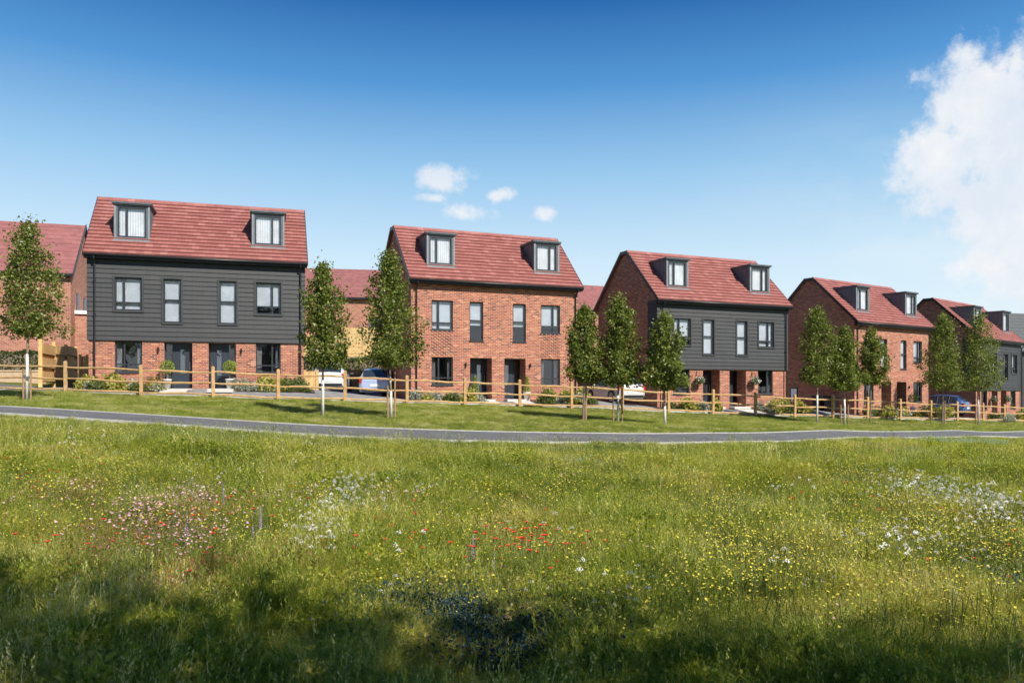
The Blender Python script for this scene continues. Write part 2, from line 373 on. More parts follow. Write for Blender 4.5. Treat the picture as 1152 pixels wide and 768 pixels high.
near_px = [(-60, 463, 19.9), (0, 466, 19.8), (100, 472.5, 19.5), (200, 479.2, 19.3), (290, 485.6, 19.2), (380, 491.6, 19.3), (480, 495.6, 19.6), (576, 498, 20.2), (660, 499.2, 20.9), (740, 499.4, 21.7),
           (810, 499, 22.7), (880, 497.6, 24.0), (940, 495, 25.6), (1000, 493.4, 27.5), (1080, 492.8, 30.3), (1152, 493, 32.9), (1230, 494, 36)]
FARP = [P(*q) for q in far_px]; NEARP = [P(*q) for q in near_px]
HOUSES = [(-17.291, 32.236, .303, .08), (-4.596, 35.957, .391, -.42), (7.423, 40.314, .414, -.87), (20.35, 46.9, .60, -1.42), (31.15, 53.0, .70, -1.99)]
HW, HD = 8.5, 6.0
def hpt(i, u, w):
    X0, Y0, a, z = HOUSES[i]; return (X0 + u * math.cos(a) - w * math.sin(a), Y0 + u * math.sin(a) + w * math.cos(a))
ctl = list(FN) + FARP[::2] + FARP[-2:-1] + NEARP[1::2] + [P(1000, 507, 21), P(1080, 506, 23.5), P(1152, 506, 26), P(1230, 506, 28), P(1080, 520, 17), P(1152, 522, 18)]
for i in range(5):
    z = HOUSES[i][3]
    for u, w in ((0, -.3), (HW, -.3), (0, HD + 1), (HW, HD + 1)):
        q = hpt(i, u, w); ctl.append((q[0], q[1], z - (.06 if w < 0 else -.1)))
ctl += [(0, 0, -1.68), (0, 4.5, -1.70), (-4, 4.5, -1.66), (4, 4.5, -1.74), (0, 12, -1.56), (8, 12, -1.66), (-8, 12, -1.20), (-6, 8, -1.42), (6, 7, -1.72), (10, 18, -1.62), (-12, 14, -.95),
        (0, -15, -1.7), (20, -15, -1.9), (-20, -15, -1.3), (30, 10, -2.0), (-30, 10, -.5), (34, 24, -2.2), (-28, 24, -.2), (-34, 34, .3),
        (-25, 42, .75), (-32, 50, 1.1), (-10, 52, 1.3), (0, 62, 2.0), (-30, 70, 2.2), (8, 60, .9), (25, 62, -.6), (45, 62, -1.9), (60, 80, -1.5), (20, 85, 1.2), (60, 50, -2.5), (60, 20, -2.6)]
ctl = np.array(ctl, float)
def tps(r2): return np.where(r2 > 1e-9, .5 * r2 * np.log(np.maximum(r2, 1e-9)), 0)
_A = ctl[:, :2] / 10.0; _n = len(_A)
_K = tps(((_A[:, None] - _A[None]) ** 2).sum(-1)) + np.eye(_n) * .004
_Pm = np.c_[np.ones(_n), _A]
_S = np.linalg.solve(np.block([[_K, _Pm], [_Pm.T, np.zeros((3, 3))]]), np.r_[ctl[:, 2], 0, 0, 0])
def Z(x, y):
    x = np.clip(np.atleast_1d(np.asarray(x, float)), -45, 68); y = np.clip(np.atleast_1d(np.asarray(y, float)), -18, 88)
    q = np.c_[x, y] / 10.0; out = np.empty(len(q))
    for s in range(0, len(q), 20000):
        k = q[s:s + 20000]; r2 = ((k[:, None] - _A[None]) ** 2).sum(-1)
        out[s:s + 20000] = tps(r2) @ _S[:_n] + _S[_n] + k @ _S[_n + 1:]
    return np.clip(out, -3.2, 3.0)
def z1(x, y): return float(Z([x], [y])[0])
def on_ground(px, py):
    """where the line of sight of that picture point meets the terrain"""
    Y = 3.0
    while Y < 80:
        if (HY - py) / F * Y <= z1((px - CX) / F * Y, Y): break
        Y += .1
    return (px - CX) / F * Y, Y
def ax(lo, a, b, hi, n1, step):
    return np.unique(np.r_[-np.geomspace(-lo + a + 1 - 0, 1, n1) + a + 1 - 1 if False else np.linspace(lo, a, n1), np.arange(a, b, step), np.linspace(b, hi, n1)])
gx = np.r_[[-1500, -700, -300, -150, -90, -60], np.arange(-45, 68.1, .5), [85, 120, 200, 400, 800, 1500]]
gy = np.r_[[-1200, -500, -200, -100, -50], np.arange(-18, 88.1, .5), [110, 160, 300, 600, 1200, 2200]]
GX, GY = np.meshgrid(gx, gy); ZZ = Z(GX.ravel(), GY.ravel())
rough = rng.normal(0, .006, ZZ.shape)
V = np.c_[GX.ravel(), GY.ravel(), ZZ + rough]; nx = len(gx)
I = np.arange(len(gy) - 1)[:, None] * nx + np.arange(nx - 1)[None]
I = I.ravel(); g = np_mesh('ground', V, np.c_[I, I + 1, I + nx + 1, I + nx], 'ground'); tag(g, kind='structure')
for p in g.data.polygons: p.use_smooth = True

def smooth_line(pts, n):
    pts = np.array(pts, float); t = np.arange(len(pts)); tt = np.linspace(0, len(pts) - 1, n); out = []
    for u in tt:
        i = min(int(u), len(pts) - 2); f = u - i
        p0, p1, p2, p3 = pts[max(i - 1, 0)], pts[i], pts[i + 1], pts[min(i + 2, len(pts) - 1)]
        out.append(.5 * ((2 * p1) + (-p0 + p2) * f + (2 * p0 - 5 * p1 + 4 * p2 - p3) * f * f + (-p0 + 3 * p1 - 3 * p2 + p3) * f ** 3))
    return np.array(out)
FL = smooth_line(FARP, 160); NL = smooth_line(NEARP, 160)
def ribbon(name, A, B, m, lift, across=8):
    A = np.asarray(A); B = np.asarray(B); rows = []
    for k in range(across + 1):
        t = k / across; q = A[:, :2] * (1 - t) + B[:, :2] * t; rows.append(np.c_[q, Z(q[:, 0], q[:, 1]) + lift])
    V = np.concatenate(rows); n = len(A); F_ = []
    for k in range(across):
        i = np.arange(n - 1) + k * n; F_.append(np.c_[i, i + 1, i + n + 1, i + n])
    o = np_mesh(name, V, np.concatenate(F_), m); return tag(o, kind='structure')
ribbon('path', NL, FL, 'asphalt', .035)
def edging(L, sgn):
    mb = MB(); d = np.gradient(L[:, :2], axis=0); d /= np.linalg.norm(d, axis=1)[:, None]; nrm = np.c_[-d[:, 1], d[:, 0]] * sgn
    a = L[:, :2]; b = a + nrm * .07; za = Z(a[:, 0], a[:, 1]); zb = Z(b[:, 0], b[:, 1])
    for i in range(len(L) - 1):
        p = [(*a[i], za[i] + .055), (*a[i + 1], za[i + 1] + .055), (*b[i + 1], zb[i + 1] + .055), (*b[i], zb[i] + .055)]
        q = [(v[0], v[1], v[2] - .2) for v in p]
        mb.face(*p); mb.face(q[0], q[1], p[1], p[0]); mb.face(p[3], p[2], q[2], q[3])
    return mb
tag(edging(FL, 1).build('path_kerb', 'kerb'), kind='structure'); tag(edging(NL, -1).build('path_kerb', 'kerb'), kind='structure')
def Yat(L, X): return np.interp(X, L[:, 0], L[:, 1])
FNs = smooth_line(FN, 200)
# paved drive and front paths behind the fence
back = []
hl = np.array([(-60, 44), (-24, 46), (-8, 46), (-6, 46.5), (2, 50), (14, 56), (28, 64), (40, 76), (60, 95)], float)
B = np.c_[FNs[:, 0] - .0, np.interp(FNs[:, 0], hl[:, 0], hl[:, 1])]
A = FNs[:, :2] + np.array([0, .35])
ribbon('driveway', A, B, 'block', .02, 30)
a0 = FNs[:, :2] + np.array([0, .22]); a1 = FNs[:, :2] + np.array([0, .40])
mbk = MB()
for i in range(len(a0) - 1):
    zz = [z1(*a0[i]), z1(*a0[i + 1])]
    mbk.face((*a0[i], zz[0] + .10), (*a0[i + 1], zz[1] + .10), (*a1[i + 1], zz[1] + .10), (*a1[i], zz[0] + .10))
    mbk.face((*a0[i], zz[0] - .1), (*a0[i + 1], zz[1] - .1), (*a0[i + 1], zz[1] + .10), (*a0[i], zz[0] + .10))
tag(mbk.build('drive_kerb', 'kerb'), kind='structure')

# ------------------------------------------------------------------ house
TH, RH, FE, BE = 5.5, 8.4, -.30, HD + .30      # eaves height, ridge height, front / back eave
RF, RB = 2.72, 3.30                             # flat strip at the ridge
CH = 1.98                                       # underside of the cladding
def slope_z(y): return TH + (y - FE) * (RH - TH) / (RF - FE)
def wall_cells(mb, x0, x1, z0, z1, holes, y, depth):
    xs = sorted({x0, x1} | {h[0] for h in holes} | {h[1] for h in holes}); zs = sorted({z0, z1} | {h[2] for h in holes} | {h[3] for h in holes})
    xs = [v for v in xs if x0 <= v <= x1]; zs = [v for v in zs if z0 <= v <= z1]
    for a, b in zip(xs, xs[1:]):
        for c, d in zip(zs, zs[1:]):
            mx, mz = (a + b) / 2, (c + d) / 2
            if any(h[0] < mx < h[1] and h[2] < mz < h[3] for h in holes): continue
            mb.face((a, y, c), (b, y, c), (b, y, d), (a, y, d))
    for h in holes:
        dd = h[4] if len(h) > 4 else depth
        a, b, c, d = h[:4]; d_ = min(d, z1)
        mb.face((a, y, c), (a, y, d_), (a, y + dd, d_), (a, y + dd, c)); mb.face((b, y, d_), (b, y, c), (b, y + dd, c), (b, y + dd, d_))
        mb.face((a, y, d_), (b, y, d_), (b, y + dd, d_), (a, y + dd, d_)); mb.face((b, y, c), (a, y, c), (a, y + dd, c), (b, y + dd, c))
def window(root, x0, x1, z0, z1, y, mull=None, trans=None, lining='blind', sill=True, parent_name='window', holder=None, frac=1.0):
    """frame mesh with pane, lining behind and sill; y = front plane of the frame"""
    f = MB(); t = .055; d = .07
    f.box(x0, x1, y, y + d, z0, z0 + t); f.box(x0, x1, y, y + d, z1 - t, z1)
    f.box(x0, x0 + t, y, y + d, z0 + t, z1 - t); f.box(x1 - t, x1, y, y + d, z0 + t, z1 - t)
    if mull:
        xm = x0 + (x1 - x0) * mull; f.box(xm - .035, xm + .035, y, y + d, z0 + t, z1 - t)
    if trans:
        zm = z0 + (z1 - z0) * trans
        if mull: f.box(x0 + t, xm - .035, y, y + d, zm - .03, zm + .03); f.box(xm + .035, x1 - t, y, y + d, zm - .03, zm + .03)
        else: f.box(x0 + t, x1 - t, y, y + d, zm - .03, zm + .03)
    w = f.build(parent_name, 'anth', root)
    host = w if holder is None else holder
    p = MB(); p.face((x0 + t * .8, y + .035, z0 + t * .8), (x1 - t * .8, y + .035, z0 + t * .8), (x1 - t * .8, y + .035, z1 - t * .8), (x0 + t * .8, y + .035, z1 - t * .8))
    p.build('pane', 'glass', host)
    b = MB()
    if lining == 'blind':
        zb = z0 + (z1 - z0) * (1 - frac)
        b.box(x0 + t, x1 - t, y + .12, y + .13, zb, z1 - .02); b.build('blind', 'net' if holder is not None or (x0 < 2.5 and x0 > .9 and z0 > 3.5) else 'blindg', host)
    elif lining == 'curtain':
        for a, c in ((x0 + t, x0 + (x1 - x0) * .24), (x1 - (x1 - x0) * .2, x1 - t)):
            n = 8
            for k in range(n):
                q0, q1 = a + (c - a) * k / n, a + (c - a) * (k + 1) / n; yy = (y + .16, y + .20)
                b.face((q0, yy[k % 2], z0), (q1, yy[(k + 1) % 2], z0), (q1, yy[(k + 1) % 2], z1), (q0, yy[k % 2], z1))
        b.build('curtain', 'curt', host)
    if sill:
        s = MB(); s.box(x0 - .03, x1 + .03, y - .10, y + .02, z0 - .06, z0 - .003); s.build('sill', 'anth', host)
    return w
LW = [(.97, 2.0), (6.5, 7.53)]; NW = [(2.82, 3.5), (5.02, 5.70)]; RC = [(2.84, 3.94), (4.58, 5.68)]
def house(idx, name, label, clad, rec=.75):
    X0, Y0, a, zb = HOUSES[idx]
    root = empty(name, (X0, Y0, zb), a, label, 'house', 'pairs of semi-detached houses along the street')
    lo = [(x0, x1, .68, 1.96, .12) for x0, x1 in LW]; door_h = [(x0, x1, -.02, 1.95, rec) for x0, x1 in RC]
    up = [(x0, x1, 3.22, 4.58, .10) for x0, x1 in LW] + [(x0, x1, 2.76, 4.58, .10) for x0, x1 in NW]
    w = MB(); G = -1.2
    htop = CH if clad else TH + .10
    wall_cells(w, 0, HW, 0, htop, lo + door_h + ([] if clad else up), 0, .1)
    w.face((0, 0, G), (HW, 0, G), (HW, 0, 0), (0, 0, 0))
    # gables, following the roof, and the back
    gz = lambda yy: min(slope_z(yy) - .06, RH - .06, TH + (BE - yy) * (RH - TH) / (BE - RB) - .06)
    prof = [(0, G), (HD, G), (HD, gz(HD)), (RB, RH - .06), (RF, RH - .06), (0, gz(0))]
    for xx, rev in ((0, False), (HW, True)):
        q = [(xx, yy, zz) for yy, zz in prof]; w.face(*(q if rev else q[::-1]))
    w.face((HW, HD, G), (0, HD, G), (0, HD, gz(HD)), (HW, HD, gz(HD)))
    if clad: w.face((0, .02, CH), (HW, .02, CH), (HW, .02, TH), (0, .02, TH)) if False else None
    w.build('wall', 'brick', root)
    # room lining behind the openings
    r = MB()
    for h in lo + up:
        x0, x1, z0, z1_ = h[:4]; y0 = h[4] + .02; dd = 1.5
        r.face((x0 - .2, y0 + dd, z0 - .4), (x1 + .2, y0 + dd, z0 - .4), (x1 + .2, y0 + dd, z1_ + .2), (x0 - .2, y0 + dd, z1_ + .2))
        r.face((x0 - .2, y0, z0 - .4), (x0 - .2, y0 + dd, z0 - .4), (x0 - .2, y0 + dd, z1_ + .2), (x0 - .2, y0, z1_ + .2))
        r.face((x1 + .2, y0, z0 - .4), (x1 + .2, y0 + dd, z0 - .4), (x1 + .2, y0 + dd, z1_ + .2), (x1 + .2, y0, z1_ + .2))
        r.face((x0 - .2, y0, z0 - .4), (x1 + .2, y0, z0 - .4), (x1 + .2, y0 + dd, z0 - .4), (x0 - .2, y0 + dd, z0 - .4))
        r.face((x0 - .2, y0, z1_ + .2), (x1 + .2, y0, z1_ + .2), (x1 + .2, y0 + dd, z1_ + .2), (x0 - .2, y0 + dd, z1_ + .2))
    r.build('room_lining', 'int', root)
    if clad:
        c = MB(); bh = .196; z = CH
        while z < TH - .02:
            zt = min(z + bh, TH + .02)
            # split the board around the window openings
            cuts = sorted([(h[0] - .06, h[1] + .06) for h in up if h[2] - .06 < zt - .02 and h[3] + .06 > z + .02])
            xs = -.055; segs = []
            for q0, q1 in cuts: segs.append((xs, q0)); xs = q1
            segs.append((xs, HW + .055))
            yo_ = lambda q: -.075 + .027 * (q - z) / (zt - z)
            for s0, s1 in segs: c.prism([(0.0, z), (-.075, z), (-.048, zt), (0.0, zt)], s0, s1)
            for h in up:
                if not (h[2] - .06 < zt - .02 and h[3] + .06 > z + .02): continue
                if h[2] - .06 > z + .005: zq = h[2] - .06; c.prism([(0.0, z), (-.075, z), (yo_(zq), zq), (0.0, zq)], h[0] - .06, h[1] + .06)
                if h[3] + .06 < zt - .005: zq = h[3] + .06; c.prism([(0.0, zq), (yo_(zq), zq), (-.048, zt), (0.0, zt)], h[0] - .06, h[1] + .06)
            n = len(c.v)     # return boards on both gables
            for sx, x_ in ((-1, 0), (1, HW)):
                o1, o2 = x_ + sx * .075, x_ + sx * .048
                ye = .80 if sx < 0 else .5
                p = [(x_, .0, z), (o1, .0, z), (o2, .0, zt), (x_, .0, zt)]; q = [(v[0], ye, v[2]) for v in p]
                c.face(*p); c.face(*q[::-1])
                for k in range(4): c.face(p[k], q[k], q[(k + 1) % 4], p[(k + 1) % 4])
            z = zt
        c.box(0.0, HW, -.0, .03, CH - .02, CH)
        c.build('cladding', 'clad', root)
        for h in up:
            tr = MB()
            x0, x1, z0, z1_ = h[:4]; t = .075
            tr.box(x0 - t, x0, -.10, .06, z0 - t, z1_ + t); tr.box(x1, x1 + t, -.10, .06, z0 - t, z1_ + t)
            tr.box(x0, x1, -.10, .06, z0 - t, z0); tr.box(x0, x1, -.10, .06, z1_, z1_ + t)
            tr.build('window_trim', 'clad', root)
    # windows
    wy = -.03 if clad else .07
    for k, (x0, x1) in enumerate(LW):
        ml = .34 if k == 0 else .66
        window(root, x0, x1, 3.22, 4.58, wy, ml, .24, 'blind', not clad, frac=(.98, .74, .98, .80, .66)[(idx * 2 + k) % 5])
        window(root, x0, x1, .68, 1.96, .07, ml, .25, 'curtain', True)
    for x0, x1 in NW: window(root, x0, x1, 2.76, 4.58, wy, None, .52, 'blind', not clad, frac=.97 if (idx + int(x0)) % 3 else .60)
    # doors in their recesses
    for k, (x0, x1) in enumerate(RC):
        y = rec - .02; dx0, dx1 = (x0 + .34, x1 - .05) if k == 0 else (x0 + .05, x1 - .34)
        fr = MB(); fr.box(x0, x1, y, y + .06, 1.89, 1.95)
        for q in (x0, dx0 - .05, dx1, x1 - .05): fr.box(q, q + .05, y, y + .06, 0, 1.89)
        sx0, sx1 = (x0 + .05, dx0 - .05) if k == 0 else (dx1 + .05, x1 - .05)
        dr = MB(); dr.box(dx0, dx1, y + .02, y + .05, .02, 1.89)
        for q in range(1, 5):
            xx = dx0 + (dx1 - dx0) * q / 5; dr.box(xx - .045, xx + .045, y + .008, y + .02, .08, 1.82)
        d = dr.build('door', 'door', root); fr.build('door_frame', 'anth', d)
        gl = MB(); gm = (dx0 + dx1) / 2; gl.box(gm - .09, gm + .09, y - .002, y + .006, .55, 1.65); gl.build('door_glazing', 'glass', d)
        gs = MB(); gs.face((sx0, y + .03, .02), (sx1, y + .03, .02), (sx1, y + .03, 1.89), (sx0, y + .03, 1.89)); gs.build('sidelight', 'glass', d)
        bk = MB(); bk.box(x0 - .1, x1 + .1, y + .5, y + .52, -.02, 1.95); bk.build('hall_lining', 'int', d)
        hd = MB(); hx = dx0 + .07 if k else dx1 - .07; hd.tube([(hx, y - .03, .85), (hx, y - .03, 1.15)], .014, 6); hd.box(hx - .02, hx + .02, y - .01, y + .02, .82, .9); hd.build('handle', 'steel', d)
        st = MB(); st.box(x0 - .02, x1 + .02, -.45, rec - .05, -.12, .0); st.build('doorstep', 'stone', root)
    # roof: stepped tile courses on both slopes, flat strip on the ridge
    rf = MB(); nc = 16
    for (ya, za, yb, zb2) in ((FE, TH, RF, RH), (BE, TH, RB, RH)):
        dy, dz = (yb - ya) / nc, (zb2 - za) / nc; L = math.hypot(dy, dz); ny, nz = -dz / L * (1 if dy > 0 else -1), abs(dy) / L
        for k in range(nc):
            p0 = (ya + dy * k, za + dz * k); p1 = (ya + dy * (k + 1), za + dz * (k + 1)); th = .07
            poly = [(p0[0], p0[1] - .03), (p0[0] + ny * th, p0[1] + nz * th), (p1[0] + ny * .008, p1[1] + nz * .008), (p1[0], p1[1] - .03)]
            rf.prism(poly if dy > 0 else poly[::-1], -.15, HW + .15)
    rf.box(-.15, HW + .15, RF, RB, RH - .05, RH + .015)
    ro = rf.build('roof', 'tile', root)
    rg = MB(); nr = int((HW + .3) / .42); step = (HW + .3) / nr
    for k in range(nr):
        for yy in (RF + .02,):
            q0 = -.15 + k * step; rg.tube([(q0 + .004, yy, RH - .02), (q0 + step - .004, yy, RH - .02)], .085, 8)
    rg.build('ridge_tiles', 'tile', ro)
    for xx in (-.175, HW + .150):
        vg = MB()
        for (ya, za, yb, zb2) in ((FE - .02, TH - .02, RF, RH), (BE + .02, TH - .02, RB, RH)):
            poly = [(ya, za - .13), (ya, za + .065), (yb, zb2 + .055), (yb, zb2 - .14)]
            vg.prism(poly if ya < yb else poly[::-1], xx, xx + .025)
        vg.box(xx, xx + .025, RF, RB, RH - .14, RH + .03)
        vg.build('bargeboard', 'black', ro)
    fs = MB(); fs.box(-.14, HW + .14, FE + .02, FE + .05, TH - .20, TH - .035); fs.box(-.14, HW + .14, FE + .05, -.0, TH - .20, TH - .185)
    fs.build('fascia', 'black', ro)
    gt = MB(); gt.tube([(-.15, FE - .035, TH - .07), (HW + .15, FE - .035, TH - .07)], .055, 8); gt.build('gutter', 'black', ro, True)
    for xx in (.24, HW - .14):
        dp = MB(); yo = -.14 if clad else -.06
        dp.tube([(xx, FE - .03, TH - .1), (xx, FE - .03, TH - .2), (xx, yo, TH - .42), (xx, yo, -.1)], .034, 8)
        for zz in (4.4, 3.0, 1.6, .4): dp.box(xx - .05, xx + .05, yo - .012, yo + .03, zz, zz + .04)
        dp.build('downpipe', 'black', root)
    # dormers
    for k, x0 in enumerate((.87, 6.33)):
        x1 = x0 + 1.36; y0 = .45; zt = 7.69; yb = FE + (zt - TH) * (RF - FE) / (RH - TH)
        dm = MB(); zf = slope_z(y0) - .1
        wx0, wx1, wz0, wz1 = x0 + .13, x1 - .13, 6.33, 7.60
        wall_cells(dm, x0, x1, zf, zt, [(wx0, wx1, wz0, wz1)], y0, .06)
        for xx in (x0, x1):
            dm.face((xx, y0, zf), (xx, y0, zt), (xx, yb + .1, zt), (xx, yb + .1, zt - .15)) if xx == x0 else dm.face((xx, y0, zt), (xx, y0, zf), (xx, yb + .1, zt - .15), (xx, yb + .1, zt))
        do = dm.build('dormer', 'zinc', root)
        for xx in (x0, x1):
            sm = MB()
            for q in range(1, 5):
                yy = y0 + (yb - y0) * q / 5; zz = slope_z(yy) + .02
                sm.box(xx - .012, xx + .012, yy - .008, yy + .008, zz, zt)
            sm.build('dormer_seam', 'zinc', do)
        fa = MB(); t = .07
        fa.box(x0 - .008, x0 + t, y0 - .02, y0 + .02, zf, zt); fa.box(x1 - t, x1 + .008, y0 - .02, y0 + .02, zf, zt); fa.box(x0 + t, x1 - t, y0 - .02, y0 + .02, zf, wz0 - .04)
        fa.box(x0 - .05, x1 + .05, y0 - .14, y0 - .022, slope_z(y0 - .14) + .055, slope_z(y0 - .14) + .12)
        fa.build('dormer_surround', 'zincl', do)
        sl = MB(); sl.box(x0 - .06, x1 + .06, y0 - .09, yb + .12, zt, zt + .04); sl.box(x0 - .09, x1 + .09, y0 - .12, yb + .12, zt + .04, zt + .10)
        sl.build('dormer_roof', 'zinc', do)
        window(do, wx0, wx1, wz0, wz1, y0 + .0, .32 if k == 0 else .66, None, 'blind', False, holder=do, parent_name='window_frame', frac=.97)
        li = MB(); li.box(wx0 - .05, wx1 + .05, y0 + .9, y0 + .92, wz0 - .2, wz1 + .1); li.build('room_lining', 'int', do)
    if idx == 1:
        for (x0, x1) in LW:
            pb = MB()
            r_ = 0; z = 2.06
            while z < 3.12:
                off = (r_ % 4) * .1125; x = x0 + off % .225
                while x + .105 < x1 + .02: pb.box(x, x + .10, -.028, .0, z, z + .062); x += .225
                z += .075; r_ += 1
            pb.build('patterned_brickwork', 'brick', root)
    # house number plate blanks and wall light beside each door
    for x in (2.62, 5.9):
        wl = MB(); wl.tube([(x, -.07, 1.52), (x, -.07, 1.72)], .04, 8); wl.box(x - .02, x + .02, -.07, 0, 1.6, 1.64); 
        if idx not in (2, 4): wl.build('wall_light', 'black', root)
    return root
house(0, 'semi_detached_house', 'widest pair of houses at the left, dark weatherboard above brick ground floor', True, .34)
house(1, 'semi_detached_house', 'all-brick pair of houses with patterned brickwork panels, just left of the picture centre', False, .75)
house(2, 'semi_detached_house', 'dark weatherboarded pair of houses with two hanging baskets, right of the picture centre', True, .75)
house(3, 'semi_detached_house', 'all-brick pair of houses between the two weatherboarded pairs at the right', False, .75)
house(4, 'semi_detached_house', 'dark weatherboarded pair of houses at the far right edge, smallest of the row', True, .75)
# small gable window and bins on the fourth pair
r3 = [o for o in COL.objects if o.name == 'semi_detached_house.003'][0]
gw = MB(); gw.box(-.035, -.006, 3.9, 4.45, .62, 1.6); g_ = gw.build('gable_window', 'anth', r3)
gp = MB(); gp.face((-.040, 3.97, .69), (-.040, 4.38, .69), (-.040, 4.38, 1.53), (-.040, 3.97, 1.53)); gp.build('pane', 'blind', g_)

# ------------------------------------------------------------------ background houses
def back_house(name, label, x, y, z, rz, w, d, eh, rh, wallm='brick_far', roofm='tile_far', wins=(), gwins=(), base=-2.0, roofx=.15, dark=True):
    root = empty(name, (x, y, z), rz, label, 'house')
    b = MB(); wall_cells(b, 0, w, base, eh, [(a, c, e, f_) for a, c, e, f_ in wins], 0, .08)
    for xx, rev in ((0, False), (w, True)):
        q = [(xx, 0, base), (xx, d, base), (xx, d, eh), (xx, d / 2, rh - .1), (xx, 0, eh)]; b.face(*(q if rev else q[::-1]))
    b.face((w, d, base), (0, d, base), (0, d, eh), (w, d, eh)); b.build('wall', wallm, root)
    r = MB(); n = 12; p = (rh - eh) / (d / 2)
    for s in (0, 1):
        for k in range(n):
            t0, t1 = k / n, (k + 1) / n
            y0 = -.25 + (d / 2 + .25) * t0; y1 = -.25 + (d / 2 + .25) * t1; za = eh - .1 + (rh - eh + .1) * t0; zb_ = eh - .1 + (rh - eh + .1) * t1
            if s: y0, y1 = d - y0, d - y1
            poly = [(y0, za - .03), (y0, za + .075), (y1, zb_ + .01), (y1, zb_ - .03)]; r.prism(poly[::-1] if s else poly, -roofx, w + roofx)
    ro = r.build('roof', roofm, root)
    f = MB(); f.box(-roofx, w + roofx, -.32, -.262, eh - .22, eh - .08); f.build('gutter', 'black', ro)
    for xx in (-roofx - .03, w + roofx):
        v = MB(); v.prism([(-.27, eh - .28), (-.27, eh - .02), (d / 2, rh + .09), (d + .27, eh - .02), (d + .27, eh - .28), (d / 2, rh - .16)][::-1], xx, xx + .03)
        v.build('bargeboard', 'black', ro)
    for a, c, e, f_ in wins: window(root, a, c, e, f_, .04, .5, None, 'curtain', True)
    if gwins:
        for (a, c, e, f_) in gwins:
            g_ = MB(); g_.box(w + .004, w + .03, a, c, e, f_); k = g_.build('window', 'anth', root)
            q = MB(); q.face((w + .034, a + .06, e + .06), (w + .034, c - .06, e + .06), (w + .034, c - .06, f_ - .06), (w + .034, a + .06, f_ - .06)); q.build('pane', 'glass', k)
    return root
# left neighbour: right front corner at picture x 81
lh = 9.5; la = .30; cx_, cy_ = -24.6, 44.0
bh = back_house('brick_house', 'brick house with red roof at the left edge, behind the timber garden fence', cx_ - lh * math.cos(la), cy_ - lh * math.sin(la), .9, la, lh, 6.2, 5.65, 8.9,
                wins=(), gwins=((1.4, 2.0, 3.4, 4.7), (3.2, 3.8, 3.3, 4.6)))
ln = MB(); ln.box(lh + .002, lh + 2.6, 1.0, 3.0, -1.6, 3.45); ln.build('side_annexe', 'brick_far', bh)
ln = MB(); ln.box(lh - .0 + .004, lh + 2.7, .9, 3.1, 3.45, 3.65); ln.build('annexe_roof', 'white', bh)
back_house('brick_house', 'red roofed brick house behind the parked cars, between the first two pairs', -18.5, 60.5, 1.4, .17, 24, 9, 5.9, 8.7, wins=((7.4, 8.6, 3.1, 4.3), (6.5, 8.2, .2, 1.6)))
back_house('brick_house', 'distant brick house, only its red roof showing between the second and third pairs', 3.2, 64.0, .8, .35, 9, 7.5, 5.9, 8.4)
bk5 = MB()
M['slate'] = mat('dark grey boarding', rough=.6, fn=var((.085, .09, .09), .2, 3, .15, (.6, 1, 9)))
dh = back_house('weatherboarded_house', 'grey boarded house rising behind the far right pair', 37.6, 68.4, -1.6, .30, 18, 8, 5.2, 9.0, wallm='clad', roofm='slate')

# ------------------------------------------------------------------ leaves
def leaf_cloud(C, size, jitter=1.0, up=.3):
    """C (n,3) leaf centres -> two-triangle bent leaves"""
    n = len(C); d = rng.normal(size=(n, 3)); d[:, 2] -= .25; d /= np.linalg.norm(d, axis=1)[:, None]
    nn = rng.normal(size=(n, 3)); nn[:, 2] += up * 2; s = np.cross(d, nn); s /= np.linalg.norm(s, axis=1)[:, None] + 1e-9
    nrm = np.cross(s, d)
    L = (size * rng.uniform(.65, 1.35, n))[:, None]; w = L * .36
    a = C - d * L * .5; t = C + d * L * .5 - nrm * L * .12; m1 = C + s * w + nrm * L * .08; m2 = C - s * w + nrm * L * .08
    V = np.stack([a, m1, t, m2], 1).reshape(-1, 3); i = np.arange(n) * 4
    return V, np.c_[i, i + 1, i + 2, i + 3]
def crown_points(h, r, n, low=.15, seedv=0, shape='flame'):
    """clusters on upswept limbs inside a flame-shaped crown of height h, radius r"""
    g = np.random.default_rng(seedv); pts = []; limbs = []
    def rad(t):
        return r * np.interp(t, [0, .08, .2, .4, .6, .8, .92, 1], [.55, .86, .98, .95, .84, .62, .42, .16])
    nl = 50; ph0, ph1 = g.uniform(0, 6.28, 2)
    for k in range(nl):
        t0 = (k + g.uniform(0, 1)) / nl; a = k * 2.4 + g.uniform(-.5, .5)
        rr = rad(np.array(min(t0 + .08, 1.0))) * g.uniform(.66, 1.14) * (1 + .20 * math.sin(a * 1.0 + ph0 + t0 * 5) + .10 * math.sin(a * 2 + ph1 - t0 * 9))
        zt = t0 * h
        base = np.array([0, 0, max(zt - rr * .9, 0)]); tip = np.array([math.cos(a) * rr, math.sin(a) * rr, min(zt + rr * .25, h * .95)])
        limbs.append((base, tip))
        m = max(int(n / nl * (.5 + rr / r)), 4)
        for q in range(4):
            f = (.35, .62, .85, 1.0)[q]; c = base + (tip - base) * f; sc = r * (.15 + .05 * (q == 1))
            pts.append(c + g.normal(size=(m // 4, 3)) * sc * np.array([1, 1, 1.15]) * g.uniform(.6, 1.1))
    # stray sprays round the foot of the crown
    for k in range(5):
        a = g.uniform(0, 6.28); c = np.array([math.cos(a) * r * 1.08, math.sin(a) * r * 1.08, h * g.uniform(.02, .16)])
        pts.append(c + g.normal(size=(n // 90, 3)) * r * .15); limbs.append((np.array([0, 0, 0.0]), c))
    P_ = np.concatenate(pts); return P_[P_[:, 2] > -.03 * h], limbs
